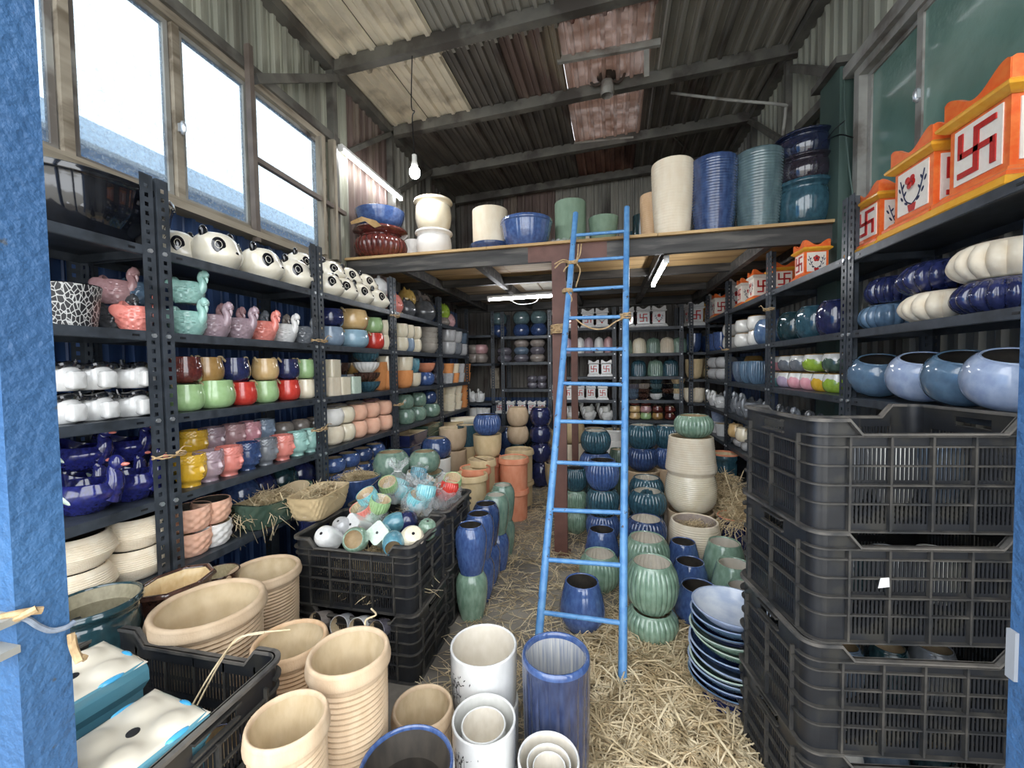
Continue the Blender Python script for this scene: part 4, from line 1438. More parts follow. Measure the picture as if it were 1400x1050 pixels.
# stack of four on the right, turned to face the shop front
ang = math.radians(8.6)
flc = at(1100, 566, z=4 * CH)
p_fl = _r * (1114 - 700) / F * 1.136 - _u * (565 - 525) / F * 1.136 + _f * 1.136 + EYE
RC0 = (p_fl[0], p_fl[1])
for k, (wd, dx) in enumerate((('lowest', -.006), ('second from bottom', -.012), ('third from bottom', .004), ('topmost', 0))):
    cr_ = crate(RC0[0] + dx, RC0[1] + dx * .5, k * CH, ang + (.008, -.012, .01, 0)[k], f'black plastic crate, {wd} of the tall stack on the right', 'crates in the right stack')
    if k == 2:
        put('paper_tag', MB().prism([(0, 0), (.03, .004), (.028, .03), (.006, .028)], -.0145, -.0135).mesh('paper_tag'), G('white'), cr_, (.16, 0, .16))
# two stacks of two left of the aisle
MX, MY = -.825 - CW, 1.641
crate(MX + .006, MY + .006, 0, 0, 'black plastic crate under the crate of loose pots, lower left stack')
crate(MX, MY, CH, 0, 'black plastic crate full of loose small pots in the left middle')
crate(MX - .004, MY + .425, 0, 0, 'black plastic crate under the crate of bagged pots')
crate(MX, MY + .42, CH + .012, 0, 'black plastic crate heaped with bagged pots behind the loose pots')
# front left crate
FX, FY = -.87 - CW, .943 - CD
crate(FX, FY, 0, 0, 'black plastic crate hidden below the front left crate of shrine planters')
crate(FX, FY, CH, 0, 'black plastic crate with upturned shrine planters at the front left')


def upturned(x, y, z, rot, s, label):
    """an upside-down shrine planter: cream base with drain hole and two hollows on top, teal glazed sides"""
    o = root('shrine_planter', label, 'planter', (x, y, z), group=None, rot=rot)
    me = MB()
    a = s

    def ringq(pr):
        for (r0, z0), (r1, z1) in zip(pr[:-1], pr[1:]):
            n = 24

            def sq(r, zz):
                V = []
                for k in range(n):
                    t = 2 * PI * k / n + PI / 4
                    q = 1 / max(abs(math.cos(t)), abs(math.sin(t)))
                    q = min(q, 1.36)
                    V.append((r * q * math.cos(t), r * q * math.sin(t), zz))
                return V
            me.add(sq(r0, z0) + sq(r1, z1), [(k, (k + 1) % n, n + (k + 1) % n, n + k) for k in range(n)])
    ringq([(a * .84, 0), (a * .88, .1), (a * .9, .2), (a * 1.0, .222), (a * 1.0, .25), (a * .97, .268), (a * .93, .272)])
    put('glazed_side', me.mesh('glazed_side'), G('seablue'), o)
    n = 33
    xs_ = np.linspace(-1, 1, n)
    V, Fs = [], []
    for j in range(n):
        for i in range(n):
            X, Y = xs_[i], xs_[j]
            zz = .274
            for (cx, cy) in ((.5, .45), (-.5, .45), (.5, -.45), (-.5, -.45)):
                dd = math.hypot((X - cx) / .38, (Y - cy) / .34)
                zz += .012 * math.exp(-(dd * 1.1) ** 4)
            zz -= .006 * max(0, max(abs(X), abs(Y)) - .88) / .12
            V.append((X * a * .96, Y * a * .96, zz))
    for j in range(n - 1):
        for i in range(n - 1):
            Fs.append((j * n + i, j * n + i + 1, (j + 1) * n + i + 1, (j + 1) * n + i))
    put('unglazed_base', MB().add(V, Fs).mesh('unglazed_base', ang=60), mat('cream_base_with_glaze_runs', '#d9d0bd', '#e4dccb', rough=.5, scale=5, coat=.2), o)
    put('drain_hole', MB().tube([(0, 0, .22), (0, 0, .2755)], .12 * a, 16).mesh('drain_hole'), INK, o)
    for s_, cx, cy, rx, ry in ((1, .9, .3, .08, .25), (-1, -.9, .3, .08, .25), (1, .2, .9, .2, .07), (-1, -.3, -.9, .2, .07)):
        put('glaze_run', MB().ell((a * cx, a * cy, .27), (a * rx, a * ry, .006), 12, 6).mesh('glaze_run'), mat('bright_blue_glaze', '#3aa0d8', '#58b6e2', rough=.2, coat=.4), o)
    return o


upturned(-1.245, .715, .405, (.03, .02, -.17), .106, 'upturned cream and teal shrine planter at the back of the front left crate')
upturned(-.985, .66, .365, (.03, .03, -.12), .1, 'upturned cream and teal shrine planter nearest the camera in the front left crate')
pot('bowl', (-1.0, .87, CH + .06), .05, .1, 'navy', 'small navy rimmed bowl lying in the front left crate by the straw', rot=(.5, .5, 0), parts=True)

# ================================================================== WARES ON THE LEFT RACK
S1, S2, S3, S4, S5 = 1.87, 1.555, 1.235, .915, .62
# front left bay
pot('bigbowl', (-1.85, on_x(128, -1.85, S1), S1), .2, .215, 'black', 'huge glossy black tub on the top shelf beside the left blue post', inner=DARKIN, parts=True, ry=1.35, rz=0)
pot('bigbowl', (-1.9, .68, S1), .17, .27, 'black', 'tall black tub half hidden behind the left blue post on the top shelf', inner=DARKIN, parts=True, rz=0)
CRACK = mat('black_glaze_white_cracks', '#e0e0dd', rough=.4)
nt = CRACK.node_tree
vo = nt.nodes.new('ShaderNodeTexVoronoi')
vo.feature = 'DISTANCE_TO_EDGE'
vo.inputs['Scale'].default_value = 7
tcv = nt.nodes.new('ShaderNodeTexCoord')
nt.links.new(tcv.outputs['Object'], vo.inputs['Vector'])
crv = nt.nodes.new('ShaderNodeValToRGB')
crv.color_ramp.elements[0].position, crv.color_ramp.elements[1].position = .05, .09
crv.color_ramp.elements[0].color, crv.color_ramp.elements[1].color = (.6, .6, .58, 1), (.015, .015, .018, 1)
nt.links.new(vo.outputs['Distance'], crv.inputs[0])
nt.links.new(crv.outputs[0], nt.nodes['Principled BSDF'].inputs['Base Color'])
ck = pot('taper', (-1.82, on_x(97, -1.82, S2), S2), .085, .15, 'black', 'black and white crackle glazed pot on the second shelf by the left post', inner=DARKIN, rim=G('black'), rz=0, name='crackle_pot')
ck.material_slots[0].material = CRACK
for px, X, z, c, d in ((188, -1.75, S2, 'coral', 'coral swan pot at the front of the second shelf, front left bay'), (158, -1.86, S2, 'darkgrey', 'dark grey swan pot behind the coral one, front left bay'),
                       (160, -1.9, S2 + .115, 'rose', 'dusty rose swan pot stacked at the back, front left bay'), (190, -1.87, S2 + .115, 'slateblue', 'slate blue swan pot stacked at the back, front left bay'),
                       (192, -1.88, S2, 'taupe', 'taupe swan pot half hidden at the back, front left bay')):
    item('swan', (X, on_x(px, X, z), z), .062, .135, c, d, 'swan pots in the front left bay', rz=.3)
for k, n in ((0, 'bottom'), (1, 'top')):
    row('L', -1.76, S3 + k * .107, [(82, 'white'), (128, 'white'), (180, 'white')], 'cow', 'cow pot', f'the {n} layer, third shelf, front left bay', r=.058, h=.088, rz=.1)
row('L', -1.78, S4, [(117, 'cobalt'), (181, 'cobalt')], 'duck', 'duck planter', 'the front row, fourth shelf, front left bay', r=.08, h=.2, rz=.25)
row('L', -1.92, S4, [(105, 'cobalt'), (160, 'cobalt')], 'duck', 'duck planter', 'the back row, fourth shelf, front left bay', r=.075, h=.2, rz=.25)
row('L', -1.9, S4 + .13, [(112, 'cobalt'), (170, 'cobalt')], 'duck', 'duck planter', 'the upper row, fourth shelf, front left bay', r=.075, h=.165, rz=.25)
for k, n in ((0, 'bottom'), (1, 'top')):
    row('L', -1.775, S5 + k * .115, [(102, 'palebeige'), (186, 'palebeige')], 'ribbowl', 'ribbed bowl', f'the {n} layer, lowest shelf, front left bay', r=.112, h=.115, parts=True, inner=DARKIN)
    row('L', -1.93, S5 + k * .1, [(205, 'peach')], 'hammered', 'hammered pot', f'the {n} layer behind the ribbed bowls, front left bay', r=.07, h=.1)

# second left bay
row('L', -1.77, S1, [(296, 'ivory'), (357, 'ivory'), (401, 'ivory')], 'panda', 'panda head pot', 'the front row, top shelf, second left bay', r=.1, h=.165, rz=.1)
row('L', -1.9, S1, [(242, 'ivory'), (332, 'ivory'), (385, 'ivory')], 'panda', 'panda head pot', 'the back row, top shelf, second left bay', r=.09, h=.16, rz=.1)
row('L', -1.87, S1 + .11, [(410, 'ivory')], 'panda', 'panda head pot', 'the upper layer, top shelf, second left bay', r=.09, h=.15, rz=.1)
row('L', -1.75, S2, [(257, 'mint'), (292, 'mauve'), (327, 'mauve'), (359, 'coral'), (388, 'white'), (414, 'grey')], 'swan', 'swan pot', 'the front row, second shelf, second left bay', r=.068, h=.145, rz=.25)
row('L', -1.76, S2 + .14, [(257, 'mint')], 'swan', 'swan pot', 'the upper layer, stacked on another mint swan', r=.062, h=.13, rz=.25)
row('L', -1.9, S2, [(285, 'rose'), (312, 'rose'), (347, 'grey'), (376, 'taupe')], 'swan', 'swan pot', 'the back row, second shelf, second left bay', r=.065, h=.16, rz=.25)
row('L', -1.74, S3, [(256, 'apple'), (294, 'apple', 0, .084, .125), (332, 'red'), (363, 'apple'), (394, 'red'), (418, 'cream')], 'eared', 'eared cup', 'the bottom layer, third shelf, second left bay', r=.066, h=.112, rz=0)
row('L', -1.745, S3 + .117, [(254, 'maroon'), (284, 'brown'), (322, 'navy'), (363, 'amber'), (393, 'navy'), (417, 'apple')], 'eared', 'eared cup', 'the top layer, third shelf, second left bay', r=.066, h=.112, rz=0)
row('L', -1.73, S4, [(261, 'yellow'), (286, 'mauve'), (313, 'coral'), (339, 'deepblue'), (363, 'grey'), (386, 'coral'), (406, 'mint'), (424, 'mint')], 'face', 'face pot', 'the front row, fourth shelf, second left bay', r=.06, h=.135, rz=.15)
plk = root('wooden_plank', 'thin brown plank step carrying the back row of face pots', 'plank', (-1.88, 1.71, S4))
put('board', MB().box(-.08, .08, -.42, .42, .075, .09).mesh('board'), WOODF, plk)
put('block', MB().box(-.07, .07, -.4, -.32, 0, .075).mesh('block'), WOODF, plk)
put('block', MB().box(-.07, .07, .32, .4, 0, .075).mesh('block'), WOODF, plk)
row('L', -1.87, S4 + .091, [(265, 'yellow'), (290, 'mauve'), (319, 'rose'), (341, 'pink'), (361, 'greyblue')], 'face', 'face pot', 'the raised back row, fourth shelf, second left bay', r=.058, h=.125, rz=.15)
row('L', -1.87, S4 + .091, [(388, 'taupe'), (411, 'taupe'), (430, 'taupe')], 'round', 'round cup', 'the raised back row beside the face pots', r=.06, h=.085)
row('L', -1.74, S5 + .103, [(262, 'peach'), (290, 'peach')], 'hammered', 'hammered pot', 'the top layer, lowest shelf, second left bay', r=.076, h=.1, parts=True, inner=DARKIN)
row('L', -1.74, S5, [(262, 'peach'), (291, 'chalk')], 'hammered', 'hammered pot', 'the bottom layer, lowest shelf, second left bay', r=.076, h=.1, parts=True)
row('L', -1.9, S5, [(330, 'deepblue'), (355, 'navy'), (385, 'darkteal'), (410, 'navy')], 'belly', 'round pot', 'the dark back row, lowest shelf, second left bay', r=.1, h=.2)
row('L', -1.75, .1, [(300, 'deepblue'), (345, 'deepblue'), (385, 'darkteal')], 'belly', 'round pot', 'the row under the lowest shelf, second left bay', r=.14, h=.24)

# third left bay
row('L', -1.76, S1, [(446, 'ivory'), (467, 'ivory'), (489, 'ivory'), (512, 'ivory')], 'panda', 'panda head pot', 'the bottom layer, top shelf, third left bay', r=.098, h=.15, rz=.1)
row('L', -1.84, S1 + .125, [(450, 'ivory'), (473, 'ivory'), (496, 'ivory')], 'panda', 'panda head pot', 'the upper layer, top shelf, third left bay', r=.098, h=.14, rz=.1)
pot('onion', (-1.84, on_x(518, -1.84, 2.0), S1 + .11), .095, .2, 'white', 'white onion shaped pot behind the last pandas, third left bay')
item('cat', (-1.75, on_x(536, -1.75, S1), S1), .095, .16, 'coral', 'round coral animal pot beside the third rack upright', 'animal pots on the top left shelf')
row('L', -1.76, S2, [(452, 'greyblue'), (482, 'sky', 0, .115), (511, 'red', 0, .082)], 'earedbig', 'eared pot', 'the bottom layer, second shelf, third left bay', r=.09, h=.125, rz=0)
row('L', -1.765, S2 + .13, [(452, 'navy'), (482, 'amber', 0, .11, .14), (510, 'apple', 0, .078)], 'earedbig', 'eared pot', 'the top layer, second shelf, third left bay', r=.088, h=.115, rz=0)
for k, n in ((0, 'bottom'), (1, 'top')):
    row('L', -1.75, S2 + k * .12, [(526, 'cream'), (547, 'cream'), (556, 'greyblue' if k == 0 else 'cream'), (566, 'cream')], 'ribround', 'carved cup', f'the {n} layer, second shelf, by the fourth rack upright', r=.075, h=.118)
row('L', -1.74, S3, [(452, 'palebeige'), (466, 'cream'), (481, 'palegreen')], 'cube', 'ribbed square pot', 'the bottom layer, third shelf, third left bay', r=.058, h=.115)
row('L', -1.76, S3 + .117, [(452, 'cream')], 'cube', 'square pot', 'the top layer, third shelf, third left bay', r=.058, h=.115)
row('L', -1.88, S3, [(462, 'steel'), (476, 'taupe'), (484, 'darkbrown')], 'flutedcup', 'fluted cup', 'the back row, third shelf, third left bay', r=.07, h=.13)
row('L', -1.88, S3 + .132, [(465, 'darkbrown'), (481, 'brown')], 'bowl', 'bowl', 'the back row upper layer, third shelf, third left bay', r=.075, h=.085)
for k, (c, hh) in enumerate((('teal', .075), ('darkbrown', .07), ('white', .075), ('teal', .075))):
    pot('flutedbowl', (-1.75, on_x(502, -1.75, S3), S3 + k * .072), .1, hh, c, f'{WORD[c]} fluted bowl, {("lowest", "second", "third", "topmost")[k]} in a stack of four bowls', 'stacked fluted bowls')
row('L', -1.78, S3, [(519, 'tan')], 'tumbler', 'tall pot', 'the third shelf behind the stacked bowls, third left bay', r=.07, h=.22)
for k, (c, n) in enumerate((('tan', 'bottom'), ('cream', 'top'))):
    row('L', -1.75, S3 + k * .135, [(530, c), (552, c)], 'tumbler', 'tumbler pot', f'the {n} layer beside the fourth rack upright', r=.085, h=.15 if k == 0 else .135)
row('L', -1.74, S4, [(455, 'palebeige'), (471, 'cream'), (488, 'peach'), (507, 'peach'), (525, 'peach')], 'round', 'round cup', 'the bottom layer, fourth shelf, third left bay', r=.077, h=.118)
row('L', -1.745, S4 + .12, [(454, 'chalk'), (470, 'cream'), (488, 'peach'), (506, 'peach'), (524, 'peach')], 'round', 'round cup', 'the top layer, fourth shelf, third left bay', r=.077, h=.112)
row('L', -1.89, S4 + .1, [(461, 'stone'), (486, 'stone'), (508, 'rose')], 'round', 'wide cup', 'the back row, fourth shelf, third left bay', r=.085, h=.14)
row('L', -1.89, S4, [(461, 'stone'), (486, 'stone'), (508, 'stone')], 'low', 'low bowl', 'the hidden back layer, fourth shelf, third left bay', r=.085, h=.095)
for k, n in ((0, 'bottom'), (1, 'top')):
    row('L', -1.73 - .03 * k, S5 + k * .1, [(456, 'blue'), (476, 'blue'), (495, 'deepblue'), (512, 'blue')], 'round', 'glossy bowl', f'the {n} front layer, lowest shelf, third left bay', r=.085, h=.1, parts=k == 1)
    row('L', -1.91, S5 + k * .1, [(462, 'navy'), (484, 'deepblue'), (503, 'navy')], 'round', 'glossy bowl', f'the {n} back layer, lowest shelf, third left bay', r=.08, h=.1)
row('L', -1.78, .3, [(470, 'deepblue'), (495, 'navy'), (520, 'deepblue')], 'belly', 'round pot', 'the row under the lowest shelf, third left bay', r=.12, h=.2)
row('L', -1.78, .1, [(470, 'deepblue'), (495, 'navy'), (520, 'deepblue')], 'belly', 'round pot', 'the floor level row, third left bay', r=.12, h=.2)

# fourth left bay
item('cat', (-1.75, on_x(556, -1.75, S1), S1), .085, .15, 'darkgrey', 'small dark grey cat pot beside the coral one', 'animal pots on the top left shelf')
item('cat', (-1.84, on_x(556, -1.84, 2.0), S1 + .13), .09, .15, 'gold', 'golden cat pot on the upper layer, fourth left bay', 'animal pots on the top left shelf')
item('cat', (-1.75, on_x(579, -1.75, S1), S1), .12, .2, 'darkgrey', 'big dark grey cat pot with pointed ears, fourth left bay', 'animal pots on the top left shelf')
item('cat', (-1.87, on_x(577, -1.87, 2.0), S1 + .1), .11, .2, 'taupe', 'taupe cat pot behind the big dark grey one', 'animal pots on the top left shelf')
item('cat', (-1.9, on_x(556, -1.9, S1), S1), .09, .13, 'taupe', 'taupe cat pot under the golden one at the back', 'animal pots on the top left shelf')
item('cat', (-1.89, on_x(577, -1.89, S1), S1), .1, .1, 'grey', 'grey cat pot at the back underneath the taupe one', 'animal pots on the top left shelf')
for k in range(4):
    pot('bowl', (-1.78, on_x(586, -1.78, S2), S2 + k * .055), .11, .1, 'stone', f'stone grey bowl, {("lowest", "second", "third", "topmost")[k]} of four nested on the second shelf', 'nested grey bowls')
pot('tumbler', (-1.76, on_x(566, -1.76, S3), S3), .07, .125, 'cream', 'cream tumbler under the teal cup, fourth left bay')
pot('flutedcup', (-1.76, on_x(565, -1.76, S3), S3 + .13), .065, .13, 'seablue', 'sea blue fluted cup standing on the cream tumbler')
pot('belly', (-1.76, on_x(581, -1.76, S3), S3), .1, .13, 'blue', 'blue round pot under an orange rimmed bowl, fourth left bay', inner=BISQUE)
pot('bowl', (-1.78, on_x(582, -1.78, S3), S3 + .132), .1, .09, 'terracotta', 'terracotta bowl resting on the blue round pot')
for k, n in ((0, 'bottom'), (1, 'top')):
    row('L', -1.75, S3 + .12 * k, [(598, 'purple')], 'round', 'patterned cup', f'the {n} layer beside the fifth rack upright', r=.075, h=.118)
row('L', -1.73, S4, [(555, 'green'), (571, 'green'), (589, 'green', 0, .1)], 'belly', 'glossy cup', 'the bottom layer, fourth shelf, fourth left bay', r=.087, h=.13)
row('L', -1.77, S4 + .125, [(553, 'green'), (571, 'green'), (586, 'deepblue')], 'belly', 'glossy cup', 'the top layer, fourth shelf, fourth left bay', r=.087, h=.13)
row('L', -1.86, S4, [(598, 'palebeige')], 'taper', 'striped pot', 'the fourth shelf beside the fifth upright', r=.08, h=.27)


def trough(x, y, z, L, Wd, h, c, label, rz=PI / 2, inner=None):
    o = root('trough_planter', label, 'planter', (x, y, z), rz)
    mb = MB()
    pr = [(.86, 0), (.88, .01), (1, h), (.97, h + .004)]
    for (a, z0), (b, z1) in zip(pr[:-1], pr[1:]):
        V = []
        for s, zz in ((a, z0), (b, z1)):
            V += [(L / 2 * s, Wd / 2 * s, zz), (-L / 2 * s, Wd / 2 * s, zz), (-L / 2 * s, -Wd / 2 * s, zz), (L / 2 * s, -Wd / 2 * s, zz)]
        mb.add(V, [(k, (k + 1) % 4, 4 + (k + 1) % 4, 4 + k) for k in range(4)])
    mb.box(-L / 2 * .86, L / 2 * .86, -Wd / 2 * .86, Wd / 2 * .86, 0, .004)
    put('body', mb.mesh('trough_body'), G(c), o)
    mi = MB()
    for (a, z0), (b, z1) in (((.97, h + .004), (.9, h)), ((.9, h), (.8, .02))):
        V = []
        for s, zz in ((a, z0), (b, z1)):
            V += [(L / 2 * s, Wd / 2 * s * (s / .97), zz), (-L / 2 * s, Wd / 2 * s * (s / .97), zz), (-L / 2 * s, -Wd / 2 * s * (s / .97), zz), (L / 2 * s, -Wd / 2 * s * (s / .97), zz)]
        mi.add(V, [(k, (k + 1) % 4, 4 + (k + 1) % 4, 4 + k) for k in range(4)])
    mi.box(-L / 2 * .8, L / 2 * .8, -Wd / 2 * .66, Wd / 2 * .66, .015, h * .75)
    put('inner_wall', mi.mesh('trough_inner'), inner or BISQUE, o)
    return o


yt = on_x(562, -1.7, .8)
trough(-1.72, yt, .622, .38, .2, .1, 'deepblue', 'deep blue trough planter, lower of two behind the blue pot')
trough(-1.72, yt, .727, .38, .2, .1, 'navy', 'navy trough planter with pale inside, upper of the stacked pair')
trough(-1.74, yt + .42, .622, .36, .2, .15, 'darkgreen', 'dark green trough planter behind the navy trough')
trough(-1.74, yt + .42, .777, .36, .2, .07, 'darkgreen', 'dark green shallow trough on top of the other green trough')

# fifth left bay
item('cat', (-1.76, on_x(605, -1.76, 2.0), S1 + .09), .085, .15, 'lime', 'lime yellow animal pot on the upper layer, fifth left bay', 'animal pots on the top left shelf')
item('cat', (-1.76, on_x(605, -1.76, S1), S1), .085, .1, 'taupe', 'taupe animal pot under the lime yellow one', 'animal pots on the top left shelf')
item('cat', (-1.74, on_x(612, -1.74, S1), S1), .09, .15, 'rose', 'dusty rose animal pot at the far end of the top left shelf', 'animal pots on the top left shelf')
for k, n in ((0, 'bottom'), (1, 'top')):
    row('L', -1.75, S2 + .14 * k, [(612, 'palegrey'), (621, 'palegrey' if k else 'grey'), (630, 'palegrey' if k == 0 else 'steel')], 'tumbler', 'tumbler pot', f'the {n} layer, second shelf, fifth left bay', r=.1, h=.14)
    row('L', -1.75, S3 + .11 * k, [(611, 'tan' if k else 'palegrey'), (619, 'tan' if k == 0 else 'cream'), (627, 'palegrey'), (635, 'tan')], 'taper', 'tapered cup', f'the {n} layer, third shelf, fifth left bay', r=.085, h=.11)
for k, n in ((0, 'bottom'), (1, 'middle'), (2, 'top')):
    row('L', -1.75, S4 + .093 * k, [(614, 'cream'), (623, 'cream'), (632, 'tan')], 'taper', 'tapered cup', f'the {n} layer, fourth shelf, fifth left bay', r=.085, h=.095)
for k, (px, py, c) in enumerate(((608, 584, 'sand'), (622, 578, 'cream'))):
    p = at(px, py, y=4.4)
    pot('cylinder', (p[0] - .1, 4.4 + .12 * k, p[2]), .05, .3, c, f'{WORD[c]} cylinder pot lying on its side, {("nearer", "farther")[k]} one, fifth left bay', rot=(0, PI / 2, .5))
bx = root('storage_bench', 'dark steel bench under the lying cylinder pots, fifth left bay', 'bench', (-1.4, 4.5, 0))
put('top', MB().box(-.25, .25, -.35, .35, .66, .69).mesh('top'), STEEL, bx)
for x in (-.22, .22):
    for y in (-.32, .32):
        put('leg', MB().box(x - .02, x + .02, y - .02, y + .02, 0, .66).mesh('leg'), STEEL, bx)

# ================================================================== BACK RACK
B1, B2, B3 = 1.81, 1.47, 1.12
for k, (c, n) in enumerate((('deepblue', 'bottom'), ('greyteal', 'top'))):
    row('B', 5.46, B1 + k * .165, [(682, c), (713, c), (737, c)], 'belly', 'round bowl', f'the {n} layer, top shelf, left back bay', r=.115, h=.16)
for k in range(3):
    row('B', 5.46, B2 + k * .1, [(690, 'purple'), (713, 'purple' if k != 1 else 'steel'), (735, 'taupe' if k != 1 else 'purple')] if k < 2 else [(713, 'taupe'), (735, 'taupe')], 'low', 'low bowl',
        f'the {("bottom", "middle", "top")[k]} layer, second shelf, left back bay', r=.105, h=.098)
for k in range(2):
    row('B', 5.46, B3 + k * .085, [(728, 'purple'), (741, 'purple')], 'low', 'small bowl', f'the {("bottom", "top")[k]} layer, third shelf, left back bay', r=.07, h=.083)
bb = root('wooden_board', 'brown board leaning upright at the left end of the third back shelf', 'board', (on_y(678, 5.55, 1.2), 5.5, B3))
put('panel', MB().box(-.06, .06, 0, .02, 0, .28).mesh('panel'), WOODF, bb)
for i, px in enumerate((684, 699, 714, 728, 741)):
    tulsi('white', (on_y(px, 5.42, .9), 5.42, .79), .047, f'small white shrine planter, {ORD[i]} from left in the low row, left back bay', rz=0, group='white shrine planters in the left back bay')
bx2 = root('storage_bench', 'dark bench below the low row of white shrine planters', 'bench', (-1.0, 5.45, 0))
put('top', MB().box(-.35, .35, -.12, .12, .755, .788).mesh('top'), STEEL, bx2)
for x in (-.32, .32):
    for y in (-.1, .1):
        put('leg', MB().box(x - .02, x + .02, y - .02, y + .02, 0, .755).mesh('leg'), STEEL, bx2)
# corner beyond the left rack
row('B', 5.4, 1.47, [(648, 'taupe'), (658, 'taupe')], 'low', 'low bowl', 'the corner stack, lower layer', r=.1, h=.12)
row('B', 5.4, 1.592, [(648, 'taupe'), (658, 'rose')], 'low', 'low bowl', 'the corner stack, upper layer', r=.1, h=.12)
row('B', 5.3, .95, [(645, 'white'), (656, 'white')], 'wduck', 'duck pot', 'the left corner, middle level', r=.07, h=.16)
row('B', 5.35, .66, [(648, 'chalk'), (657, 'chalk'), (664, 'chalk')], 'tumbler', 'tumbler pot', 'the left corner, low level', r=.07, h=.2)
cs = root('steel_rack', 'small dark corner rack between the left rack and the rear wall rack', 'rack', (-1.75, 5.22, 0))
for z in (.62, .91, 1.43, 1.8):
    put('shelf', MB().box(-.32, .36, 0, .42, z, z + .03).mesh('corner_shelf'), STEEL, cs)
for x in (-.31, .31):
    put('upright', upright_mesh(2.13), STEEL, cs, (x, .0, 0), 0)

# middle back bay
M1, M2, M3, M4, M5 = 1.89, 1.57, 1.275, .98, .72
for i, (px, nf) in enumerate(((763, 0), (782, 0), (804, 0), (823, 1))):
    tulsi('white', (on_y(px, 5.45, 2.0), 5.45, M1), .068, f'white shrine planter, {ORD[i]} from left on the top shelf, middle back bay', nf, group='white shrine planters in the middle back bay')
row('B', 5.45, M2, [(776, 'lilac'), (793, 'white'), (805, 'mauve'), (819, 'white'), (832, 'rose')], 'dome', 'bullet pot', 'the second shelf, middle back bay', r=.062, h=.2, inner=DARKIN)
for i, px in enumerate((812, 829)):
    tulsi('white', (on_y(px, 5.42, M3), 5.42, M3), .058, f'small white shrine planter, {("left", "right")[i]} of the two on the third shelf, middle back bay', 0, group='white shrine planters in the middle back bay')
for i, px in enumerate((759, 776, 793, 808, 824)):
    tulsi('white', (on_y(px, 5.42, M4), 5.42, M4), .053, f'small white shrine planter, {ORD[i]} from left on the fourth shelf, middle back bay', 0, group='white shrine planters in the middle back bay')
row('B', 5.38, M5, [(783, 'white'), (806, 'white'), (830, 'white')], 'wduck', 'duck pot', 'the front row, lowest shelf, middle back bay', r=.075, h=.14, rz=PI * .9)
row('B', 5.52, M5, [(780, 'offwhite'), (803, 'offwhite'), (826, 'offwhite')], 'wduck', 'duck pot', 'the back row, lowest shelf, middle back bay', r=.08, h=.22, rz=PI * .9)
# right back bay
for i, (px, nf) in enumerate(((857, 0), (879, 0), (900, 1))):
    tulsi('white', (on_y(px, 5.45, 1.9), 5.45, 1.875), .072, f'white shrine planter, {ORD[i]} from left on the top shelf, right back bay', nf, group='white shrine planters in the right back bay')
row('B', 5.45, 1.555, [(855, 'green'), (874, 'cream'), (893, 'green'), (912, 'palebeige'), (929, 'green')], 'domefl', 'upturned fluted pot', 'the second shelf, right back bay', r=.085, h=.19)
row('B', 5.45, 1.27, [(873, 'teal'), (896, 'green'), (917, 'teal')], 'domefl', 'upturned fluted pot', 'the third shelf, right back bay', r=.095, h=.2)
for px, cs_ in ((866, ('steel', 'steel', 'purple')), (880, ('darkbrown', 'darkbrown', 'taupe')), (897, ('white', 'darkteal', 'greyteal', 'teal')), (913, ('black', 'darkbrown', 'black')), (927, ('white', 'sand', 'greyteal', 'sand'))):
    for k, c in enumerate(cs_):
        pot('flutedbowl', (on_y(px, 5.45, 1.0), 5.45, .98 + k * .06), .085, .075, c, f'{WORD[c]} fluted bowl, {ORD[k]} from bottom of the stack, {ORD[(866, 880, 897, 913, 927).index(px)]} stack, right back bay', 'bowls in the right back bay')
DOT = {}
for k, cl in enumerate((('amber', 'apple', 'brown', 'maroon'), ('amber', 'rose', 'maroon', 'maroon'), ('maroon', 'maroon'))):
    for i, c in enumerate(cl):
        px = (868, 883, 899, 916)[i]
        item('eared', (on_y(px, 5.42, .8), 5.42, .73 + k * .085), .07, .083, c, f'{WORD[c]} dotted cup, {ORD[k]} from bottom of the {ORD[i]} stack, lowest shelf, right back bay', 'dotted cups in the right back bay', rz=.3)

# ================================================================== RIGHT RACK
R1, R2, R3, R4, R5 = 1.92, 1.555, 1.235, .93, .63
# big orange shrine planters on the top shelf
def rt(kind, px, X, s, zs, nf, t):
    tulsi(kind, (X, on_x(px, X, R1 + .1), R1), s, t, nf, zs=zs)


rt('orange', 1216, 1.3, .09, .92, 1, 'orange shrine planter with red swastika facing the aisle, farthest of three at the near right')
rt('orange', 1291, 1.3, .104, .96, 0, 'orange shrine planter with flower panel facing the aisle, middle of three at the near right')
rt('orange', 1394, 1.31, .112, .97, 1, 'largest orange shrine planter cut by the frame at the near right')
rt('orange', 1067, 1.3, .066, 1.0, 0, 'orange shrine planter with swastika panel beside the second right upright')
rt('orange', 1109, 1.29, .066, 1.05, 1, 'orange shrine planter with red flower panel under the loft edge')
rt('whiteorange', 1039, 1.27, .066, 1.1, 0, 'white and orange shrine planter behind the second right upright')
rt('whiteorange', 1021, 1.27, .06, 1.2, 1, 'white shrine planter with orange crown and base, third right bay')
rt('white', 1004, 1.26, .056, 1.6, 1, 'white shrine planter at the far end of the third right bay')
rt('whiteorange', 984, 1.26, .062, 1.2, 0, 'white shrine planter with yellow base in the fourth right bay')
rt('white', 975, 1.26, .058, 1.5, 1, 'slim white shrine planter in the fourth right bay')
rt('yellow', 967, 1.27, .058, 1.2, 0, 'yellow shrine planter in the fourth right bay')
tulsi('white', (on_y(952, 5.25, 2.0), 5.4, 1.87), .078, 'white shrine planter with swastika at the right end of the rear wall', 0, rz=.2)
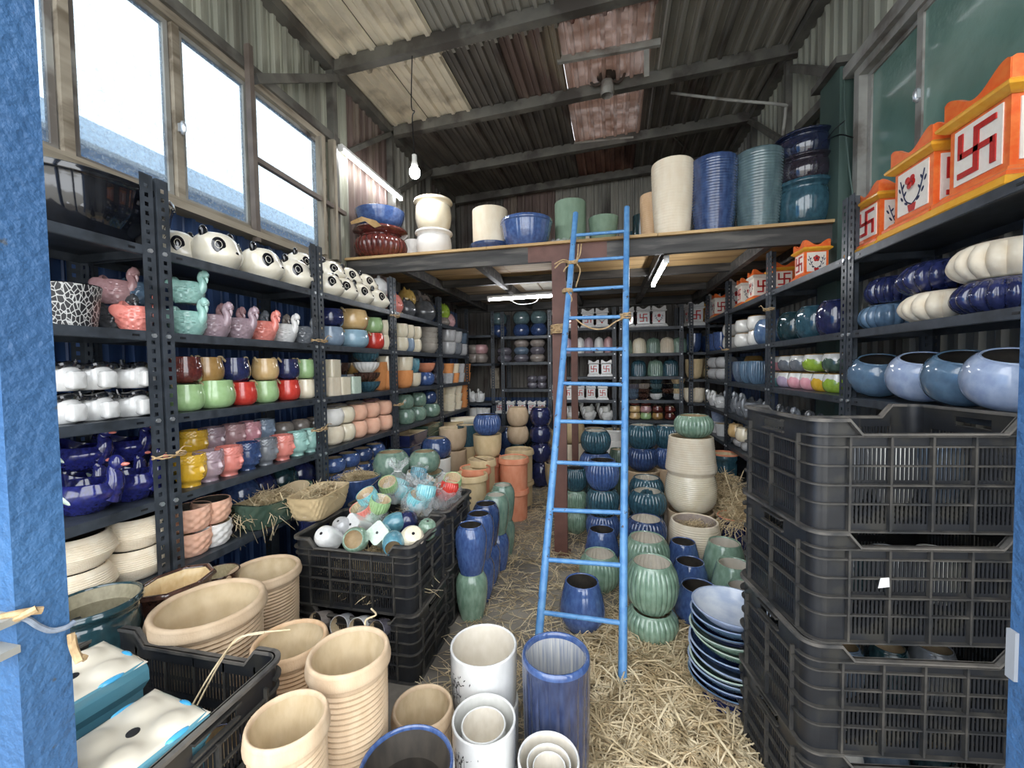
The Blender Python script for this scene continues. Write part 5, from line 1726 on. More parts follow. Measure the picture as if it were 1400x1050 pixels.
# front right bay
row('R', 1.3, R2, [(1216, 'slateblue', 0, .12), (1300, 'palebeige', 0, .155), (1378, 'navy', 0, .14)], 'flutedlow', 'melon bowl', 'the bottom layer, second shelf, front right bay', h=.11, parts=True)
row('R', 1.31, R2 + .112, [(1224, 'navy', 0, .115), (1293, 'navy', 0, .15), (1380, 'palebeige', 0, .15)], 'flutedlow', 'melon bowl', 'the top layer, second shelf, front right bay', h=.12, parts=True)
for i, (px, c, n) in enumerate(((1198, 'slateblue', 'first'), (1258, 'paleblue', 'second'), (1313, 'slateblue', 'third'), (1376, 'paleblue', 'fourth'))):
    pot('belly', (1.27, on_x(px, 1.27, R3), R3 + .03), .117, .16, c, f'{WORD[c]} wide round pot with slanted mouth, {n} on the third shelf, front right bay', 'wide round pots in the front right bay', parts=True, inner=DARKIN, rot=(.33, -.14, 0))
# second right bay
row('R', 1.3, R2, [(1053, 'midblue', 0, .118), (1086, 'darkteal', 0, .11), (1115, 'teal', 0, .115), (1143, 'navy', 0, .1)], 'belly', 'glossy pot', 'the second shelf, second right bay', h=.2)
row('R', 1.27, R3, [(1063, 'aqua'), (1077, 'lilac'), (1093, 'pink'), (1111, 'pink'), (1128, 'yellow'), (1145, 'lime')], 'drip', 'dripped cup', 'the bottom layer, third shelf, second right bay', r=.071, h=.108)
row('R', 1.275, R3 + .115, [(1064, 'pink'), (1079, 'grey'), (1096, 'grey'), (1120, 'lime', 0, .088), (1144, 'darkgreen')], 'drip', 'dripped cup', 'the top layer, third shelf, second right bay', r=.071, h=.108)
row('R', 1.29, R4, [(1065, 'grey'), (1085, 'darkgrey'), (1107, 'grey'), (1130, 'darkgrey')], 'swan', 'dark swan pot', 'the fourth shelf behind the crates, second right bay', r=.08, h=.17, rz=PI)
# third right bay
row('R', 1.27, R2, [(1000, 'offwhite'), (1019, 'offwhite', 0, .095), (1037, 'offwhite')], 'drip', 'brown dripped pot', 'the bottom layer, second shelf, third right bay', r=.085, h=.13)
row('R', 1.28, R2 + .133, [(1000, 'offwhite'), (1019, 'offwhite', 0, .09), (1036, 'offwhite')], 'drip', 'brown dripped pot', 'the top layer, second shelf, third right bay', r=.085, h=.125)
row('R', 1.27, R3, [(1005, 'deepblue'), (1015, 'steel'), (1025, 'slateblue'), (1037, 'slateblue')], 'flutedcup', 'fluted pot', 'the third shelf, third right bay', r=.085, h=.19)
row('R', 1.4, R3, [(1012, 'steel'), (1030, 'brown')], 'round', 'round pot', 'the back row, third shelf, third right bay', r=.09, h=.24)
row('R', 1.25, R4, [(1006, 'grey'), (1018, 'grey'), (1029, 'grey')], 'swan', 'long necked pot', 'the fourth shelf, third right bay', r=.08, h=.2, rz=PI)
row('R', 1.2, R5 + .09, [(1006, 'amber'), (1017, 'cream')], 'eared', 'patterned cup', 'the low shelf, third right bay', r=.07, h=.12)
row('R', 1.26, R5, [(1007, 'grey'), (1016, 'palegrey'), (1027, 'palegrey')], 'round', 'round pot', 'the low shelf, third right bay', r=.085, h=.085)
# fourth right bay
row('R', 1.26, R2, [(967, 'deepblue'), (977, 'blue'), (986, 'blue')], 'tumbler', 'tall cup', 'the second shelf, fourth right bay', r=.085, h=.2)
for k, n in ((0, 'bottom'), (1, 'top')):
    row('R', 1.26, R3 + .125 * k, [(967, 'sand'), (981, 'palegrey'), (993, 'palegrey')], 'round', 'round cup', f'the {n} layer, third shelf, fourth right bay', r=.11, h=.122)
row('R', 1.25, R4, [(965, 'white'), (971, 'cream'), (978, 'white'), (986, 'white')], 'wduck', 'basket pot', 'the fourth shelf, fourth right bay', r=.075, h=.17, rz=PI)
row('R', 1.26, R5, [(981, 'white'), (989, 'white')], 'taper', 'printed pot', 'the low shelf, fourth right bay', r=.085, h=.13)
row('R', 1.26, R5 + .132, [(982, 'paleblue')], 'taper', 'tapered cup', 'the low shelf upper layer, fourth right bay', r=.08, h=.11)
# corner at the rear right
row('B', 5.4, 1.555, [(949, 'deepblue')], 'tumbler', 'tall cup', 'the second shelf, right rear corner', r=.09, h=.22)
row('B', 5.4, 1.3, [(949, 'sand')], 'cylinder', 'cylinder pot', 'the third shelf, right rear corner', r=.1, h=.17)
row('B', 5.4, 1.235, [(949, 'sand')], 'bowl', 'footed stand', 'the third shelf, right rear corner', r=.09, h=.063)
row('B', 5.4, .95, [(944, 'palebeige'), (954, 'palebeige')], 'tumbler', 'pale tumbler', 'the fourth shelf, right rear corner', r=.08, h=.17)
cs2 = root('steel_rack', 'small dark corner rack at the right end of the rear wall', 'rack', (1.2, 5.26, 0))
for z in (.92, 1.205, 1.525, 1.84):
    put('shelf', MB().box(-.24, .3, 0, .42, z, z + .028).mesh('corner_shelf2'), STEEL, cs2)
for x in (-.22, .28):
    put('upright', upright_mesh(2.13), STEEL, cs2, (x, 0, 0), 0)

# ================================================================== WARES ON THE LOFT
LT = 2.309


def onloft(px, y):
    return on_y(px, y, LT)


Y1 = 3.3
Y1u = 3.24
x = onloft(518, Y1u) + .025
pot('pinch', (x, Y1u, LT), .222, .255, 'maroon', 'glossy maroon fluted urn with flared rim at the left end of the loft', inner=DARKIN, parts=True)
pot('bowl', (x, Y1u, LT + .248), .203, .165, 'blue', 'blue dish nested in the maroon urn on the loft', inner=DARKIN, parts=True)
pb = root('paper_scrap', 'torn brown paper scrap hanging over the maroon urn rim', 'paper', (x - .02, Y1u - .222, LT + .27))
put('sheet', MB().add([(-.12, 0, .01), (0, -.03, .03), (.12, -.02, -.01), (.16, -.01, -.05), (.1, -.01, -.06), (.03, -.03, -.01), (-.1, -.02, -.02)],
                      [(0, 1, 5, 6), (1, 2, 4, 5), (2, 3, 4)]).mesh('paper_sheet', ang=10), mat('brown_paper', '#b08d5c', '#c7a676', rough=.85, scale=20), pb)
x = onloft(594, Y1)
pot('urn', (x, Y1, LT), .155, .225, 'chalk', 'chalk white urn under the cream urn on the loft', inner=BISQUE, parts=True)
pot('urn', (x, Y1, LT + .227), .16, .255, 'cream', 'cream urn stacked on the white urn on the loft', parts=True)
pot('hammered', (onloft(564, 3.55), 3.58, LT), .08, .26, 'chalk', 'white basket pot between the maroon and white urns on the loft')
pot('cylinder', (onloft(624, 3.6), 3.6, LT), .06, .12, 'offwhite', 'small off white pot right of the white urn on the loft')
x = onloft(669, Y1)
pot('bowl', (x, Y1 + .04, LT), .17, .095, 'deepblue', 'deep blue low dish under the beige cylinder on the loft', inner=DARKIN, parts=True)
pot('cylinder', (x, Y1 + .04, LT + .06), .145, .31, 'palebeige', 'beige cylinder planter standing in the deep blue dish on the loft', parts=True)
x = onloft(720, Y1 - .04)
pot('bigbowl', (x, Y1 - .04, LT), .205, .235, 'blue', 'large glossy blue tub in the middle of the loft', inner=DARKIN, parts=True)
x = onloft(780, 3.45)
pot('low', (x, 3.45, LT), .14, .07, 'mattegreen', 'matte green saucer bowl under the tall green cylinder on the loft')
pot('cylinder', (x, 3.45, LT + .07), .125, .34, 'mattegreen', 'tall matte green cylinder planter on the loft behind the ladder', parts=True)
pot('cylinder', (onloft(802, 3.5), 3.5, LT), .025, .16, 'palebeige', 'thin pale cylinder between the two green cylinders on the loft')
x = onloft(825, 3.5)
pot('panelcyl', (x, 3.5, LT), .115, .07, 'deepblue', 'deep blue fluted dish under the shorter green cylinder on the loft')
pot('taper', (x, 3.5, LT + .07), .12, .215, 'mattegreen', 'shorter matte green planter on the loft seen through the ladder', parts=True)
pot('cylinder', (onloft(868, 3.9), 3.9, LT), .075, .27, 'teal', 'dark teal cylinder at the back of the loft right of the ladder')
pot('cylinder', (onloft(877, 3.75), 3.75, LT), .075, .36, 'darkteal', 'darker teal tall cylinder behind the beige cylinders on the loft')
pot('ribtall', (onloft(893, 3.45), 3.45, LT), .1, .4, 'warmbeige', 'pale brown tall cylinder partly hidden on the loft', parts=True)
pot('ribtall', (onloft(919, 3.25), 3.25, LT), .145, .53, 'palebeige', 'tallest beige ribbed cylinder on the loft right of the ladder', parts=True, inner=BISQUE)
pot('ribtall', (onloft(975, 3.25), 3.25, LT), .16, .515, 'deepblue', 'tall deep blue ribbed cylinder on the loft', parts=True, inner=DARKIN)
pot('ribtall', (onloft(1035, 3.25), 3.25, LT), .158, .525, 'greyteal', 'tall grey teal ribbed cylinder on the loft', parts=True, inner=DARKIN)
pot('cylinder', (onloft(1008, 3.6), 3.6, LT), .1, .45, 'teal', 'teal cylinder hidden behind the two tall ribbed cylinders on the loft')
x = onloft(1097, 3.24)
for k, (c, h_, t) in enumerate((('teal', .31, 'teal glazed pot, lowest of the glossy stack at the right end of the loft'), ('plum', .2, 'plum black glazed pot in the middle of the glossy loft stack'),
                                ('midnight', .2, 'midnight blue glazed pot on top of the glossy stack on the loft'))):
    pot('urn', (x, 3.24, LT + (0, .275, .43)[k]), .175, h_ - .02 if k else .295, c, t, inner=DARKIN, parts=True)
pbag = root('plastic_wrap', 'crumpled clear plastic roll on the loft edge behind the ladder', 'wrap', (onloft(770, 3.2), 3.2, LT))
mbw = MB()
mbw.tube([(-.09 + .2 * i / 12, .01 * math.sin(i * 2), .035 + .006 * math.sin(i * 3)) for i in range(13)], [.03 + .008 * math.sin(i * 2.3) for i in range(13)], 12)
put('roll', mbw.mesh('roll'), BAG, pbag)

# ================================================================== WARES ON THE FLOOR, FRONT LEFT
def fpot(shape, x, y, z0, z1, R, c, label, **kw):
    kw.setdefault('parts', True)
    return pot(shape, (x, y, z0), R, z1 - z0, c, label, **kw)


def pair(x, y, zt, R, c, upper, lower, shape='ribcyl', cut=.5):
    fpot(shape, x, y, 0, zt * cut, R * .98, c, lower)
    fpot(shape, x, y, zt * cut + .002, zt, R, c, upper)


pair(-1.315, 1.12, .61, .172, 'beige', 'wide beige ribbed planter behind the front left crate', 'beige ribbed planter under the wide one behind the front left crate')
pair(-1.42, 1.465, .55, .142, 'beige', 'beige ribbed planter left of the crate of loose pots', 'beige ribbed planter underneath the one left of the middle crates')
pair(-.985, 1.105, .535, .115, 'warmbeige', 'warm beige ribbed planter between the front left crate and the tall ribbed one', 'warm beige ribbed planter at the bottom behind the crate corner')
pair(-.71, 1.013, .6, .114, 'beige', 'tall beige ribbed planter with a straw tuft on its rim', 'beige ribbed planter under the tall one with the straw tuft', cut=.47)
pair(-.71, .78, .6, .09, 'beige', 'beige ribbed planter beside the right side of the front left crate', 'lower beige ribbed planter beside the front left crate')
fpot('ribcyl', -.581, 1.205, 0, .3, .1, 'beige', 'short beige ribbed planter with a hand shaped mark inside')
mkk = root('straw_wisp', 'thin dark straw wisp lying inside the short ribbed planter', 'straw', (-.575, 1.245, .12))
put('strand', MB().tube(crom([(-.03, .03, -.04), (-.035, .035, .0), (-.01, .04, .03), (0, .03, -.03), (.005, .04, .03), (.03, .03, .01), (.045, .02, -.03)], 4), .0022, 4).mesh('strand'), mat('dark_straw', '#6b5539'), mkk)
WG = dict(inner=BISQUE_PALE)
PRINT = MB()
for i in range(60):
    a = rng.uniform(0, 6.28)
    x0, z0 = rng.normal(0, .028), rng.uniform(-.04, .05)
    PRINT.add([(x0, 0, z0), (x0 + .008 * math.cos(a), 0, z0 + .008 * math.sin(a)), (x0 + .014 * math.cos(a + .25), 0, z0 + .014 * math.sin(a + .25)), (x0 + .007 * math.cos(a + .6), 0, z0 + .007 * math.sin(a + .6))], [(0, 1, 2, 3)])
for i in range(9):
    x0 = rng.normal(0, .02)
    PRINT.add([(x0, 0, -.08), (x0 + .0015, 0, -.08), (x0 + .004 * (i % 3 - 1) + .0015, 0, .03), (x0 + .004 * (i % 3 - 1), 0, .03)], [(0, 1, 2, 3)])


def printed(R, ang, z, parent, sc, name):
    me = MB()
    V = np.concatenate(PRINT.v)
    th = ang + V[:, 0] / R
    P = np.stack([np.cos(th) * R * 1.004, np.sin(th) * R * 1.004, V[:, 2] + z], -1)
    me.add(P, PRINT.f)
    o = put('bamboo_print', me.mesh('bamboo_print'), INK, None)
    o.parent = parent
    o.scale = (1 / parent.scale[0], 1 / parent.scale[1], 1 / parent.scale[2])
    return o


fpot('cylinder', -.427, 1.4, 0, .2, .119, 'chalk', 'white cylinder planter under the printed white one', **WG)
d1 = fpot('cylinder', -.43, 1.395, .202, .405, .12, 'white', 'white cylinder planter with bamboo print left of the tall blue fluted one', rz=0, **WG)
printed(.119, -2.3, .1, d1, 1, 'p')
fpot('cylinder', -.365, 1.18, 0, .16, .097, 'white', 'white cylinder planter below the nested white pair', **WG)
d2 = fpot('cylinder', -.365, 1.175, .162, .33, .098, 'white', 'outer white cylinder of the nested pair in front', rz=0, inner=G('offwhite'))
printed(.097, -2.2, .09, d2, 1, 'p')
fpot('cylinder', -.365, 1.17, .185, .315, .068, 'white', 'inner white cylinder nested in the front white planter', **WG)
fpot('panelcyl', -.165, 1.355, 0, .425, .115, 'ink', 'tall glossy blue fluted cylinder in front of the ladder', inner=mat('pale_streaked_inside', '#c9c7c0', '#8f97a8', rough=.5, scale=5, stretch=(4, 4, .4)), rim=G('blue'))
fpot('cylinder', -.159, 1.115, 0, .3, .087, 'white', 'outermost white cylinder of the nested three at the bottom edge', **WG)
fpot('cylinder', -.157, 1.105, .1, .296, .062, 'white', 'middle white cylinder of the nested three at the bottom edge', **WG)
fpot('cylinder', -.155, 1.1, .14, .292, .046, 'white', 'innermost white cylinder of the nested three at the bottom edge', **WG)
fpot('urn', -.491, .92, 0, .4, .12, 'navy', 'big navy rimmed planter cut by the bottom edge', inner=DARKIN, rim=G('blue'))

# teal and brown bowls on a low bench at the foot of the left rack
SUP = root('storage_bench', 'low dark bench under the teal and brown bowls beside the left rack', 'bench', (-1.56, 1.13, 0))
put('top', MB().box(-.075, .075, -.29, .33, .43, .455).mesh('top'), STEEL, SUP)
for x in (-.06, .06):
    for y in (-.27, .31):
        put('leg', MB().box(x - .015, x + .015, y - .015, y + .015, 0, .43).mesh('leg'), STEEL, SUP)
fpot('urn', -1.555, .945, .456, .69, .122, 'darkteal', 'wide dark teal glazed bowl beside the left blue post', inner=mat('dusty_olive_inside', '#8a836c', '#a0987f', rough=.6))
fpot('hexbowl', -1.555, 1.2, .456, .625, .105, 'darkbrown', 'dark brown octagonal bowl with cream inside at the rack foot', ry=1.3, rz=.0, inner=mat('cream_glaze_inside', '#dcbf8c', '#e6cda0', rough=.4))
fpot('bowl', -1.585, 1.4, .456, .56, .075, 'darkbrown', 'small dark bowl with tan inside behind the octagonal bowl', inner=mat('tan_inside', '#a89a78', '#bcae8c', rough=.5))

# planters filled with straw, along the left rack
def nest(x, y, z, rx, ry, n, label, droop=.3, hgt=.05, seed=1, cat='straw', name='straw_nest', ln=(.05, .14), th=.0016):
    g = np.random.default_rng(seed)
    o = put(name, blades(g, n, lambda: (g.normal(0, rx * .42), g.normal(0, ry * .42)), lambda px_, py_: max(0, hgt * (1 - (px_ / rx) ** 2 - (py_ / ry) ** 2)) * g.uniform(.2, 1.1) - (0 if g.random() > droop else .0), ln, th, pitch=.5, droop=droop, rx=rx, ry=ry), STRAW, None, (x, y, z))
    lab(o, label, cat)
    o['kind'] = 'stuff'
    return o


def blades(g, n, pos, hz, ln, th, pitch=.25, droop=0, rx=1, ry=1):
    V = np.zeros((n, 12, 3))
    for i in range(n):
        x, y = pos()
        L = g.uniform(*ln)
        a = g.uniform(0, 2 * PI)
        p = g.normal(0, pitch)
        d = np.array([math.cos(a) * math.cos(p), math.sin(a) * math.cos(p), math.sin(p)])
        c = np.array([x, y, hz(x, y)])
        side = np.array([-math.sin(a), math.cos(a), 0])
        up = np.cross(d, side)
        bend = g.normal(0, .12) * L
        sag = g.normal(0, .08) * L
        pts = [c - d * L / 2, c - d * L / 6 + side * bend + up * sag, c + d * L / 6 + side * bend + up * sag, c + d * L / 2]
        if droop and g.random() < droop:
            e = math.atan2(y / ry, x / rx)
            r = g.uniform(.75, 1.02)
            b = np.array([math.cos(e) * rx * r, math.sin(e) * ry * r, .012])
            out = np.array([math.cos(e), math.sin(e), 0])
            q = g.uniform(.04, .16)
            pts = [b * .5 + np.array([0, 0, .03]), b + np.array([0, 0, .012]), b + out * .025 + np.array([g.normal(0, .02), g.normal(0, .02), -.3 * q]), b + out * g.uniform(.02, .05) + np.array([g.normal(0, .03), g.normal(0, .03), -q])]
        t = th * g.uniform(.7, 1.4)
        for k, q in enumerate(pts):
            s = t * (1 if k in (1, 2) else .7)
            V[i, k * 3 + 0] = q + side * s
            V[i, k * 3 + 1] = q - side * s + up * s * .6
            V[i, k * 3 + 2] = q - up * s
    Fs = []
    for i in range(n):
        b = i * 12
        for k in range(3):
            u = b + k * 3
            Fs += [(u, u + 1, u + 4, u + 3), (u + 1, u + 2, u + 5, u + 4), (u + 2, u, u + 3, u + 5)]
    mb = MB()
    mb.v.append(V.reshape(-1, 3))
    mb.f = Fs
    mb.m = [0] * len(Fs)
    mb.n = n * 12
    return mb.mesh('straw', ang=60)


def hamtrough(x, y, z, L, Wd, h, c, label, rz, boat=False):
    """hammered oblong planter with open top"""
    o = root('oblong_planter', label, 'planter', (x, y, z), rz)
    n, m = 72, 14

    def outline(t, s):
        e = .38 if not boat else .72
        cx, cy = math.cos(t), math.sin(t)
        X = math.copysign(abs(cx) ** e, cx) * L / 2 * s
        Y = math.copysign(abs(cy) ** e, cy) * Wd / 2 * s
        return X, Y
    V = []
    for j in range(m + 1):
        q = j / m
        s = .74 + .26 * q ** .7
        for i in range(n):
            t = 2 * PI * i / n
            bump = 1 + .035 * math.cos(t * 18) * math.cos(q * PI * 5) * min(1, q * 6) * min(1, (1 - q) * 8)
            X, Y = outline(t, s * bump)
            zz = h * q * (1 + (.22 * (abs(math.cos(t)) ** 3) if boat else 0))
            V.append((X, Y, zz))
    Fs = [(j * n + i, j * n + (i + 1) % n, (j + 1) * n + (i + 1) % n, (j + 1) * n + i) for j in range(m) for i in range(n)]
    Fs.append(tuple(range(n))[::-1])
    put('body', MB().add(V, Fs).mesh('oblong_body', ang=60), G(c), o)
    V2 = [tuple(v) for v in V[m * n:]]
    V3 = [(v[0] * .93, v[1] * .88, v[2]) for v in V2]
    V4 = [(v[0] * .8, v[1] * .72, .02) for v in V2]
    F2 = [(i, (i + 1) % n, n + (i + 1) % n, n + i) for i in range(n)]
    put('rim', MB().add(V2 + V3, F2).mesh('oblong_rim'), G(c), o)
    put('inner_wall', MB().add(V3 + V4, F2 + [tuple(range(n, 2 * n))]).mesh('oblong_inner'), BISQUE, o)
    return o


hamtrough(-1.70, 1.83, .622, .47, .22, .12, 'darkgreen', 'green hammered boat planter full of straw on the lowest left shelf', PI / 2, True)
nest(-1.72, 1.8, .70, .1, .2, 420, 'loose straw heaped in the green hammered boat planter', .14, .06, 3)
fpot('cylinder', -1.53, 1.93, 0, .6, .085, 'navy', 'navy cylinder pot supporting the cream hammered planter')
hamtrough(-1.5, 1.93, .632, .34, .2, .125, 'sand', 'cream hammered oblong planter with straw behind the loose pots crate', PI / 2 + .1)
nest(-1.5, 1.93, .735, .075, .13, 260, 'straw packed in the cream hammered oblong planter', .03, .03, 5)
fpot('belly', -1.56, 2.36, 0, .4, .13, 'navy', 'navy round pot under the blue straw filled planter')
fpot('bowl', -1.56, 2.36, .4, .715, .155, 'deepblue', 'wide blue planter topped with straw beside the bagged pots')
nest(-1.56, 2.36, .70, .12, .12, 260, 'straw heaped in the wide blue planter', .05, .03, 6)

# ================================================================== MIDDLE LEFT OF THE FLOOR
for (x_, y_), lo, up, tl, tu in (((-.74, 2.745), 'blue', 'green', 'blue barrel pot under the front sage green barrel pot', 'sage green barrel pot, nearer of the two at the aisle corner'),
                             ((-.75, 2.985), 'green', 'green', 'sage green barrel pot under the farther green one', 'sage green barrel pot, farther of the two beside the terracotta cylinder'),
                             ((-.755, 2.55), 'blue', 'deepblue', 'blue barrel pot, lower one left of the green stack', 'blue barrel pot with dark mouth left of the green stack'),
                             ((-.745, 2.365), 'blue', 'blue', 'blue barrel pot, lower one third from the aisle corner', 'blue barrel pot, upper one beside the crate corner'),
                             ((-.738, 2.185), 'celadon', 'blue', 'pale green barrel pot nearest the crates on the aisle floor', 'blue barrel pot on the pale green one beside the crates')):
    rr = .09
    fpot('barrel', x_, y_, 0, .255, rr, lo, tl)
    fpot('barrel', x_, y_, .257, .52, rr, up, tu, inner=BISQUE_PALE if up == 'green' else DARKIN)
stack(703, 707, [('collar', 42, 668, 'terracotta', 'terracotta cylinder planter, lower of the stacked pair by the aisle'), ('collar', 43, 626, 'terracotta', 'terracotta cylinder planter, upper of the stacked pair by the aisle')])
stack(711, 688, [('collar', 39, 657, 'sand', 'sand coloured collared planter, lower one behind the terracotta pair'), ('collar', 40, 615, 'sand', 'sand coloured collared planter, upper one behind the terracotta pair')])
stack(645, 742, [('collar', 46, 697, 'sand', 'sand coloured collared planter underneath the nearest collared one'), ('collar', 48, 649, 'sand', 'sand coloured collared planter nearest the bagged pots')])
stack(651, 730, [('collar', 43, 690, 'terracotta', 'terracotta planter underneath the wide rimmed terracotta one'), ('collar', 44, 640, 'terracotta', 'terracotta planter with wide rim behind the nearest sand collared one')])
stack(660, 718, [('collar', 40, 680, 'sand', 'sand coloured planter below the one holding a stick'), ('collar', 40, 629, 'sand', 'sand coloured collared planter with a thin stick across its mouth')])
sk = root('stick', 'thin dark stick lying across a sand collared planter', 'stick', at(657, 628, y=3.5))
put('shaft', MB().tube([(-.06, 0, .02), (.08, -.06, .0)], .004, 6).mesh('shaft'), mat('dark_straw', '#6b5539'), sk)
stack(668, 700, [('collar', 40, 626, 'terracotta', 'terracotta planter at the bottom under the beige and blue fluted pots'), ('tumbler', 39, 594, 'sand', 'sand coloured pot under the blue fluted pot'),
                 ('fluted', 38, 567, 'blue', 'blue fluted pot on a sand coloured pot left of the aisle', dict(inner=DARKIN))])
stack(621, 692, [('tumbler', 38, 650, 'sand', 'sand coloured pot at the bottom of the tall beige stack'), ('tumbler', 37, 615, 'beige', 'beige pot in the middle of the tall beige stack'), ('tumbler', 38, 585, 'beige', 'beige pot on top of the tall beige stack')])
stack(640, 684, [('cylinder', 26, 609, 'sand', 'narrow sand coloured pot under the dark teal one'), ('cylinder', 28, 581, 'teal', 'dark teal cylinder behind the tall beige stack')])
for px_, X_, lv in ((536, -1.43, [('cylinder', 40, 655, 'sand', 'sand coloured cylinder hidden under the left sage green bowl'), ('belly', 50, 618, 'green', 'sage green round bowl, left of the two behind the bags')]),
                    (581, -1.24, [('cylinder', 36, 655, 'sand', 'sand coloured cylinder hidden under the sage green dish'), ('bowl', 50, 645, 'green', 'sage green dish under the right sage green bowl'), ('belly', 43, 617, 'green', 'sage green round bowl, right of the two behind the bags')]),
                    (597, -1.36, [('taper', 40, 627, 'offwhite', 'off white pot under the deep blue round pot'), ('belly', 42, 599, 'deepblue', 'deep blue round pot on an off white pot near the troughs')])):
    stack(px_, 0, lv, X=X_, Y=on_x(px_, X_, .6))
stack(709, 664, [('belly', 28, 607, 'darkteal', 'dark teal pot hidden below the beige pots at the back'), ('round', 30, 583, 'beige', 'beige pot under the beige round pot before the small white shrines'), ('round', 30, 557, 'beige', 'beige round pot before the small white shrines')])
stack(740, 664, [('belly', 32, 632, 'navy', 'navy round pot standing on the floor under the navy stack'), ('belly', 32, 606, 'navy', 'navy round pot at the bottom of the navy stack at the back'), ('belly', 31, 582, 'navy', 'navy round pot in the middle of the navy stack at the back'), ('belly', 30, 557, 'navy', 'navy round pot on top of the navy stack at the back')])
stack(714, 652, [('belly', 32, 613, 'steel', 'steel blue pot under the dark teal round pot'), ('belly', 31, 588, 'darkteal', 'dark teal round pot behind the sand collared planter')])
stack(694, 660, [('belly', 30, 612, 'deepblue', 'deep blue pot, lower one behind the blue fluted stack'), ('belly', 30, 584, 'deepblue', 'deep blue pot, upper one behind the blue fluted stack')])
stack(746, 652, [('round', 37, 633, 'stone', 'stone grey bowl at the bottom of the stack left of the ladder'), ('round', 37, 612, 'sand', 'sand coloured bowl in the middle of the stack left of the ladder'), ('belly', 36, 588, 'sand', 'sand coloured round pot on top of the stack left of the ladder')])
stack(765, 668, [('tumbler', 40, 633, 'sand', 'sand coloured tumbler planter behind the left ladder rail')])
stack(780, 655, [('cube', 34, 606, 'palebeige', 'pale square pot with bamboo marks behind the brown post'), ('round', 40, 574, 'sand', 'sand coloured round pot behind the brown post')])

# ================================================================== RIGHT OF THE AISLE, BEHIND THE LADDER
FI = dict(inner=BISQUE_PALE)
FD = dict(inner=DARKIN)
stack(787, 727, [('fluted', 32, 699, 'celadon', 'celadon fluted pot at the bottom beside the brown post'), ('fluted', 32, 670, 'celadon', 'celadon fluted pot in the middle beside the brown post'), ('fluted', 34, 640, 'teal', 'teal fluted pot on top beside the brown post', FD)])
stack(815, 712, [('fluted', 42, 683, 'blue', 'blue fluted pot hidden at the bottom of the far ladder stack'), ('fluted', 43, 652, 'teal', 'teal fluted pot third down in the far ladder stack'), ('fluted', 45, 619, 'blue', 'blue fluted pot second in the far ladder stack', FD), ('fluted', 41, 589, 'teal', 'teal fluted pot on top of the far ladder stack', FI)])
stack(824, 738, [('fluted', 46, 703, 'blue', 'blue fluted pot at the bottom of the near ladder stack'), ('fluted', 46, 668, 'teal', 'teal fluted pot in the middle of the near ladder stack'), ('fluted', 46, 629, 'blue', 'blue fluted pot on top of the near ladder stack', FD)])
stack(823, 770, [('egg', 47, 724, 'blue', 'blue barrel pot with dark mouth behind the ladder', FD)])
stack(820, 804, [('fluted', 56, 757, 'celadon', 'celadon fluted pot behind the front blue pot', FI)])
stack(796, 855, [('egg', 63, 795, 'blue', 'blue barrel pot standing alone behind the ladder foot', FD)])
stack(878, 690, [('taper', 47, 642, 'beige', 'beige pot under the two teal fluted pots'), ('fluted', 42, 612, 'deepblue', 'deep blue fluted pot right of the ladder'), ('fluted', 44, 581, 'teal', 'teal fluted pot on top right of the ladder', FI)])
stack(884, 722, [('fluted', 46, 688, 'teal', 'teal fluted pot under the small open teal one'), ('fluted', 46, 653, 'teal', 'open teal fluted pot behind the larger teal fluted one', FI)])
stack(885, 738, [('fluted', 50, 706, 'blue', 'blue fluted pot under the larger open teal one'), ('fluted', 51, 671, 'teal', 'larger open teal fluted pot right of the ladder', FI)])
stack(883, 768, [('fluted', 54, 745, 'deepblue', 'deep blue fluted pot below the open blue fluted one'), ('fluted', 56, 709, 'deepblue', 'open deep blue fluted pot with pale inside right of the ladder', FI)])
stack(884, 808, [('fluted', 60, 778, 'celadon', 'celadon fluted pot below the farther open celadon one'), ('fluted', 61, 735, 'celadon', 'open celadon fluted pot behind the nearest celadon stack', FI)])
stack(891, 870, [('fluted', 70, 832, 'celadon', 'celadon fluted pot at the bottom of the nearest celadon stack'), ('fluted', 70, 768, 'celadon', 'celadon fluted pot on top of the nearest celadon stack', FI)])
stack(912, 690, [('taper', 34, 640, 'beige', 'beige pot below the blue pot behind the tall cream stack'), ('fluted', 34, 612, 'blue', 'blue pot behind the tall cream stack'), ('fluted', 36, 582, 'teal', 'teal fluted pot peeking out behind the tall cream stack', FI)])
stack(944, 740, [('cylinder', 60, 697, 'beige', 'beige cylinder at the bottom of the tall cream stack'), ('ribround', 66, 647, 'cream', 'cream ribbed bowl in the middle of the tall cream stack'),
                 ('bell', 66, 597, 'palebeige', 'pale bell shaped pot near the top of the tall cream stack'), ('fluted', 51, 568, 'celadon', 'celadon fluted pot crowning the tall cream stack', dict(dx=.02))])
rb = stack(949, 768, [('ribround', 67, 712, 'palebeige', 'pale ribbed planter holding straw before the tall cream stack', dict(inner=mat('grey_pink_inside', '#b9aaa0', '#c8b9ae', rough=.7)))])
nest(rb[0].location.x, rb[0].location.y, rb[0].scale.z - .05, .1, .1, 170, 'straw lying in the pale ribbed planter', .02, .03, 8)
for px, yb, w, yt, t in ((934, 788, 44, 741, 'farthest'), (943, 815, 51, 768, 'middle'), (955, 852, 63, 802, 'nearest')):
    stack(px, yb, [('egg', w, yt, 'blue', f'blue barrel pot with dark mouth, {t} of three right of the celadon stack', FD)])
for px, yb, w, yt, t in ((990, 800, 56, 742, 'farthest'), (1003, 830, 58, 771, 'middle'), (1017, 862, 58, 803, 'nearest')):
    stack(px, yb, [('egg', w, yt, 'celadon', f'celadon barrel pot, {t} of three beside the right crates', FI)])
